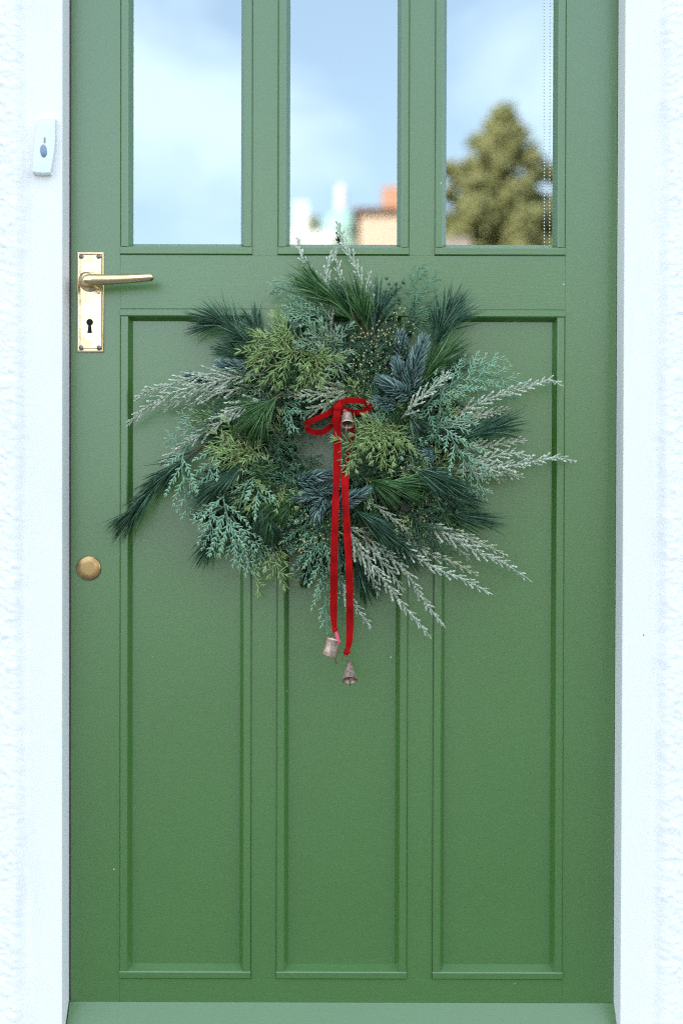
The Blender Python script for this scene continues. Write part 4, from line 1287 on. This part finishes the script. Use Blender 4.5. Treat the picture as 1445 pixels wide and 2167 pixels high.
# --- small dark cones
def cone_mesh():
    import bmesh
    bm = bmesh.new(); bmesh.ops.create_icosphere(bm, subdivisions=3, radius=1.0)
    dirs = [Vector((math.sin(a) * math.cos(b), math.sin(a) * math.sin(b), math.cos(a))) for a, b in
            [(0, 0), (.9, .2), (.9, 1.45), (.9, 2.7), (.9, 3.95), (.9, 5.2), (1.75, .8), (1.75, 2.05), (1.75, 3.3), (1.75, 4.55), (1.75, 5.8), (2.6, .3), (2.6, 2.4), (2.6, 4.5)]]
    for v in bm.verts:
        best = sorted((v.co.normalized().angle(d) for d in dirs))
        edge = best[1] - best[0]
        v.co *= 0.70 + 0.30 * min(1, edge / .30) + (0.10 if best[0] < .12 else 0)
    me = bpy.data.meshes.new('cone'); bm.to_mesh(me); bm.free(); me.materials.append(M['cone'])
    return me
cm = cone_mesh()
for px, py, d, r in [(797, 1048, .082, .0095), (828, 1055, .082, .0090), (857, 1074, .082, .0095), (838, 1072, .074, .0085), (911, 1060, .074, .0085),
                     (835, 1002, .072, .0080), (885, 903, .078, .0090), (905, 908, .074, .0085), (870, 880, .074, .0080), (812, 1066, .072, .0080), (884, 1062, .07, .0085)]:
    o = bpy.data.objects.new('cone', cm)
    r *= rng.uniform(.72, .9); o.location = P(px, py, d - .008); o.scale = (r, r * .9, r * rng.uniform(.95, 1.2))
    o.rotation_euler = tuple(rng.random(3) * 6.28)
    COL.objects.link(o); put(o, wreath)

# ------------------------------------------------------------------ red velvet ribbon
def strip(name, ctrl, width, mat, parent, thick=0.0007, n=70, cup=0.0):
    """ctrl: (px, py, d, (wx, wy, wz)[, width factor]) - a band swept along the path, its width along the given vector"""
    p = catmull([P(c[0], c[1], c[2]) for c in ctrl], n)
    wv = catmull([Vector(c[3]).normalized() for c in ctrl], n)
    wf = np.interp(np.linspace(0, 1, n), np.linspace(0, 1, len(ctrl)), [c[4] if len(c) > 4 else 1.0 for c in ctrl])
    t = unit(np.gradient(p, axis=0))
    wv = unit(wv - t * np.sum(wv * t, axis=1, keepdims=True))
    nr = np.cross(t, wv)
    m = 7
    vs, fs = [], []
    for i in range(n):
        for side in (1, -1):
            for j in range(m):
                u = (j / (m - 1) - .5)
                bul = thick * side * (.5 if j in (0, m - 1) else .52)
                vs.append(tuple(p[i] + wv[i] * width * wf[i] * u + nr[i] * (bul + cup * (u * u))))
    row = 2 * m
    for i in range(n - 1):
        for j in range(m - 1):
            a = i * row + j
            fs.append((a, a + 1, a + row + 1, a + row))
            b_ = i * row + m + j
            fs.append((b_ + 1, b_, b_ + row, b_ + row + 1))
        for e0, e1 in ((0, m), (2 * m - 1, m - 1)):
            fs.append((i * row + e1, i * row + e0, (i + 1) * row + e0, (i + 1) * row + e1))
    fs.append(tuple(list(range(m)) + list(range(2 * m - 1, m - 1, -1))))
    q = (n - 1) * row
    fs.append(tuple([q + j for j in range(m - 1, -1, -1)] + [q + j for j in range(m, 2 * m)]))
    o = mesh_obj(name, vs, fs, mat, parent, smooth=True)
    o.data.set_sharp_from_angle(angle=R(40))
    return o

rb = P(716, 862, 0.09)
ribbon = empty('ribbon', tuple(rb))
tag(ribbon, 'red velvet ribbon tied in a bow on the wreath with two long tails', 'ribbon')
UPV, XV = (0.05, -0.25, 1.0), (1.0, 0.0, 0.0)
W = 15.2 * PXM
strip('bow_loop', [(714, 860, .092, (0.2, -.3, 1)), (727, 850, .100, UPV), (752, 848, .106, (.1, -.35, 1)), (773, 851, .104, (.2, -.5, .9)), (783, 860, .097, (.1, -.8, .6)), (770, 870, .086, (.2, -.6, 1)), (748, 872, .086, (.25, -.4, 1)), (732, 868, .090, (.3, -.2, 1)), (718, 861, .092, (.3, -.2, 1))], W * .76, M['velvet'], ribbon)
strip('bow_loop', [(717, 862, .092, (0.2, -.3, 1)), (695, 875, .096, (.25, -.3, 1)), (668, 887, .100, (.25, -.35, 1)), (649, 897, .100, (.2, -.6, .8)), (648, 906, .092, (-.2, -.6, .8)), (663, 914, .086, (-.35, -.4, .9)), (683, 914, .084, (.15, -.4, 1)), (701, 900, .086, (.5, -.3, .9)), (711, 880, .090, (.7, -.2, .7))], W * .76, M['velvet'], ribbon)
strip('tail', [(714, 862, .096, XV, .75), (713, 880, .102, XV), (714, 930, .100, (1, .1, 0)), (713, 985, .098, (1, -.1, 0)), (711, 1035, .100, (1, .85, 0)), (709, 1090, .106, (1, -.45, 0)), (707, 1180, .098, (1, -.3, 0)), (706, 1250, .080, (1, -.05, 0)), (706, 1300, .070, (1, .1, 0), .95), (707, 1320, .066, (1, .2, 0), .75), (708.5, 1331, .064, (1, .3, 0), .45)], W, M['velvet'], ribbon, n=150)
strip('tail', [(722, 864, .092, XV, .75), (738, 880, .090, (1, .2, .3)), (743, 905, .088, (1, .4, 0), .8), (743, 930, .087, (1, .7, 0), .75), (738, 960, .087, (1, .8, 0), .7), (733, 985, .088, (1, .7, 0), .75), (730, 1012, .096, (1, .1, 0)), (731, 1060, .104, (1, -.6, 0)), (734, 1120, .106, (1, -.25, 0)), (738, 1190, .098, (1, .6, 0)), (740, 1260, .080, (1, -.5, 0)), (740, 1320, .066, (1, .05, 0)), (739, 1355, .062, (1, .1, 0), .9), (736, 1371, .060, (1, .2, 0), .65), (734, 1379, .060, (1, .2, 0), .4)], W, M['velvet'], ribbon, n=170)
def knot(name, px, py, d, rx, ry, rz, mat, parent, rot=0.0):
    import bmesh
    bm = bmesh.new(); bmesh.ops.create_icosphere(bm, subdivisions=3, radius=1.0)
    for v in bm.verts:
        k = 1 + .16 * math.sin(v.co.x * 5 + v.co.z * 3) + .10 * math.sin(v.co.z * 9 + v.co.x * 2)
        v.co = Vector((v.co.x * rx * k, v.co.y * ry, v.co.z * rz * k))
    me = bpy.data.meshes.new(name); bm.to_mesh(me); bm.free()
    me.polygons.foreach_set('use_smooth', [True] * len(me.polygons)); me.materials.append(mat)
    o = bpy.data.objects.new(name, me); o.location = P(px, py, d); o.rotation_euler = (0, rot, 0)
    COL.objects.link(o)
    return put(o, parent)
knot('knot', 717, 860, .097, .0068, .0060, .0085, M['velvet'], ribbon, .3)
knot('knot', 709, 1333, .065, .0045, .0040, .0050, M['velvet'], ribbon, .5)
knot('knot', 734, 1379, .061, .0052, .0042, .0048, M['velvet'], ribbon, -.5)
strip('ribbon_end', [(733, 1380, .062, (.5, 0, .8), .6), (729, 1386, .064, (.6, -.2, .8), .9), (724, 1393, .066, (.5, -.3, .8), .75), (721.5, 1397.5, .067, (.5, -.3, .8), .1)], W, M['velvet'], ribbon, n=20)
strip('ribbon_end', [(710, 1334, .067, XV, .35), (713, 1345, .070, XV, .4), (716, 1356, .072, XV, .38), (718, 1363, .072, XV, .15)], W, M['satin'], ribbon, n=24)

# ------------------------------------------------------------------ three little bells
def small_bell(label, top, bottom, prof, clapper, loop_to, lip=None):
    """prof: (radius m, fraction along the axis) from the top down, outside; the inside follows 1 mm within"""
    a, b = P(*top), P(*bottom)
    ax = b - a; L_ = ax.length
    root = empty('bell', tuple(a))
    tag(root, label, 'bell', 'copper bells hung on the red ribbon')
    outer = [(r, f * L_) for r, f in prof]
    inner = [(max(0.0003, r - 0.0009), f * L_ if f > .9 else f * L_ + .0009) for r, f in reversed(prof)]
    lathe('body', outer + inner, a, ax, M['copper'], root, seg=36)
    cp = a + ax.normalized() * (L_ * .55)
    ce = P(*clapper)
    v, f = tube_data([tuple(cp), tuple(ce)], [.0011, .0011], seg=8)
    mesh_obj('clapper', v, f, M['wire'], root, smooth=True)
    lt = P(*loop_to)
    mid1, mid2 = a.lerp(lt, .5) + Vector((.0022, 0, 0)), a.lerp(lt, .5) + Vector((-.0022, 0, 0))
    pth = catmull([a + ax.normalized() * .001, mid1, lt, mid2, a + ax.normalized() * .001], 24)
    v, f = tube_data(pth, .0006, seg=6)
    mesh_obj('hanging_loop', v, f, M['wire'], root, smooth=True)
    return root
small_bell('small copper bell tucked under the bow inside the wreath opening', (734.5, 875, .106), (735, 899, .118),
           [(.0004, 0), (.0050, .01), (.0066, .05), (.0074, .18), (.0082, .55), (.0092, .88), (.0099, 1.0)], (731, 922, .112), (728, 867, .102))
small_bell('mottled cylindrical copper bell at the end of the left ribbon tail', (706.5, 1349, .062), (696, 1389, .064),
           [(.0004, .0), (.0095, .015), (.0118, .06), (.0122, .11), (.0118, .17), (.0114, .20), (.0115, .6), (.0117, .97), (.0113, 1.0)], (712, 1404, .062), (706, 1338, .064))
small_bell('slender cone shaped copper bell at the end of the right ribbon tail', (738.5, 1396, .058), (740, 1440, .078),
           [(.0008, 0), (.0020, .02), (.0048, .30), (.0078, .62), (.0106, .90), (.0117, .98), (.0120, 1.0)], (741, 1452, .070), (736.5, 1383, .061))

# ------------------------------------------------------------------ what stands across the front garden (seen in the glass)
tag(box('ground', -400, 400, -600, 200, -0.5, -0.004, M['grass']), kind='structure')
tag(box('path', -1.6, 1.6, -9.0, -0.42, -0.05, 0.004, M['paving']), kind='structure')
tag(box('road', -300, 300, -16, -9.6, -0.05, 0.006, plain('asphalt', (0.055, 0.055, 0.058), .9, var=.2, vscale=4)), kind='structure')

def G(px, py, dist):
    """point that the flat glass shows at px, py when it stands dist metres out from the door"""
    r = cam_fwd + cam_rt * ((px - 722.5) / FPX) + cam_up * ((1083.5 - py) / FPX)
    k = (CAM_D + dist) / r.y
    q = Vector((0, -CAM_D, CAM_Z)) + r * k
    return Vector((q.x, -dist, q.z))

def conifer(name, label, base, height, width, n, seed, lean=0.0, shape=1.0):
    rg = np.random.default_rng(seed)
    root = empty(name, base)
    tag(root, label, 'tree', 'trees reflected in the door glass')
    b = Vector(base)
    v, f = tube_data([tuple(b), tuple(b + Vector((lean * .5, 0, height * .5))), tuple(b + Vector((lean, 0, height * .97)))], [height * .022, height * .013, .02], seg=8)
    mesh_obj('trunk', v, f, M['bark'], root, smooth=True)
    N = Needles()
    nb = 95
    for k in range(nb):
        u = .06 + .94 * (k / nb)
        z = height * u
        a = k * 2.4 + rg.random()
        ln = width * (1 - u) ** shape * rg.uniform(.62, 1.15) + width * .02
        cc = np.array([base[0] + lean * u, base[1], base[2] + z])
        dr = np.array([math.cos(a), math.sin(a), .12 + .3 * (u - .4)])
        m = int(n / nb * (1.25 - .7 * u))
        q = rg.random(m) ** .65
        pos = cc + dr * (ln * q)[:, None] + rg.normal(0, 1, (m, 3)) * np.array([.11, .11, .08]) * width * .5 * (.35 + .4 * (1 - u))
        d = dr * .6 + rg.normal(0, .5, (m, 3)) + np.array([0, 0, -.1])
        N.add(pos, d, height * .036 * (1.1 - .6 * u) * rg.uniform(.6, 1.3, m), height * .0105 * (1.1 - .6 * u), None, rg.random(m), .4)
    N.build('crown', F['tree'], root, blunt=True, sides=5)
    return root
TD = 34.0
tip = G(1062, 228, TD)
conifer('conifer', 'tall pointed conifer across the road mirrored in the right-hand pane', (tip.x + .2, -TD, 0), tip.z, 4.6, 20000, 3, shape=1.0, lean=-.2)
t2 = G(948, 338, TD + 2)
conifer('conifer', 'lower rounded conifer mirrored beside the tall one in the right-hand pane', (t2.x + .35, -TD - 2, 0), t2.z, 2.5, 12000, 4, shape=.40)
t3 = G(1205, 350, TD + 1)
conifer('conifer', 'short bushy conifer mirrored at the right edge of the right-hand pane', (t3.x, -TD - 1, 0), t3.z, 3.6, 13000, 5, shape=.40)
t4 = G(662, 458, 44)
conifer('conifer', 'small distant tree mirrored behind the white house in the middle pane', (t4.x, -44, 0), t4.z, 1.1, 3000, 6, shape=.5)

def house_box(name, label, x0, x1, y0, y1, h, wallmat, eave_z=None):
    root = empty(name, ((x0 + x1) / 2, y1, 0))
    tag(root, label, 'building', 'buildings reflected in the door glass')
    box('wall', x0, x1, y0, y1, 0, h, wallmat, root)
    nw = max(1, int((x1 - x0) / 2.2))
    for fl in range(2):
        for k in range(nw):
            xa = x0 + (k + .5) * (x1 - x0) / nw
            zz = 1.0 + fl * 2.7
            if zz + 1.4 > h: continue
            wnd = box('window', xa - .5, xa + .5, y1 + .002, y1 + .06, zz, zz + 1.3, M['far_white'], root)
            for s_ in (-1, 1):
                box('glass', xa + s_ * .24 - .2, xa + s_ * .24 + .2, y1 + .062, y1 + .075, zz + .07, zz + 1.23, M['far_glass'], wnd)
    return root
HD = 40.0
w0, w1 = G(560, 487, HD), G(700, 487, HD)
hb = house_box('white_house', 'white flat-roofed house mirrored low in the middle pane', w0.x, w1.x + .1, -HD - 8, -HD, w0.z, M['far_white'])
pole = G(637, 425, HD + 1)
box('chimney', pole.x - .2, pole.x + .2, -HD - 1.5, -HD - 1.1, w0.z, pole.z, M['far_white'], hb)
dc = G(722, 470, HD + 1)
dome = empty('domed_turret', (dc.x, -HD - 1, 0))
tag(dome, 'pale turret with a teal dome and tall white finial mirrored in the middle pane', 'turret')
rr = 36 * (CAM_D + HD) / FPX
lathe('shaft', [(rr * .95, 0.0), (rr * .95, dc.z - .15)], (dc.x, -HD - 1, 0), (0, 0, 1), M['verdigris'], dome)
lathe('dome', [(rr * 1.08, -.2), (rr * 1.05, 0), (rr * .92, rr * .35), (rr * .6, rr * .72), (.15, rr * .98)], (dc.x, -HD - 1, dc.z - .1), (0, 0, 1), M['verdigris'], dome)
fz = G(722, 384, HD + 1).z
lathe('finial', [(.17, 0), (.15, .5), (.15, fz - dc.z - .55), (.02, fz - dc.z - .4)], (dc.x, -HD - 1, dc.z + .35), (0, 0, 1), M['far_white'], dome, seg=12)
b0, b1 = G(762, 450, HD - 2), G(905, 440, HD - 2)
bh = house_box('brick_house', 'peach and orange brick house with a chimney mirrored in the middle pane', b0.x, b1.x, -HD - 6, -HD + 2, b0.z, M['peach'])
c0_, c1_ = G(810, 387, HD - 2), G(870, 440, HD - 2)
ch = box('chimney', c0_.x, c1_.x, -HD + .6, -HD + 1.6, b0.z, c0_.z, M['brick'], bh)
box('roof', b0.x - .2, b1.x + .2, -HD - 6.2, -HD + 2.2, b0.z, b0.z + .12, M['roof'], bh)
g0, g1 = G(930, 503, TD - 6), G(985, 520, TD - 6)
gw = box('garden_wall', g0.x - .3, g1.x + .1, -TD + 5.6, -TD + 6, 0, g0.z, plain('pinkish_render', (0.34, 0.28, 0.26), .9, var=.1, vscale=4))
tag(gw, 'pale pinkish outbuilding wall mirrored below the conifers in the right-hand pane', 'wall')
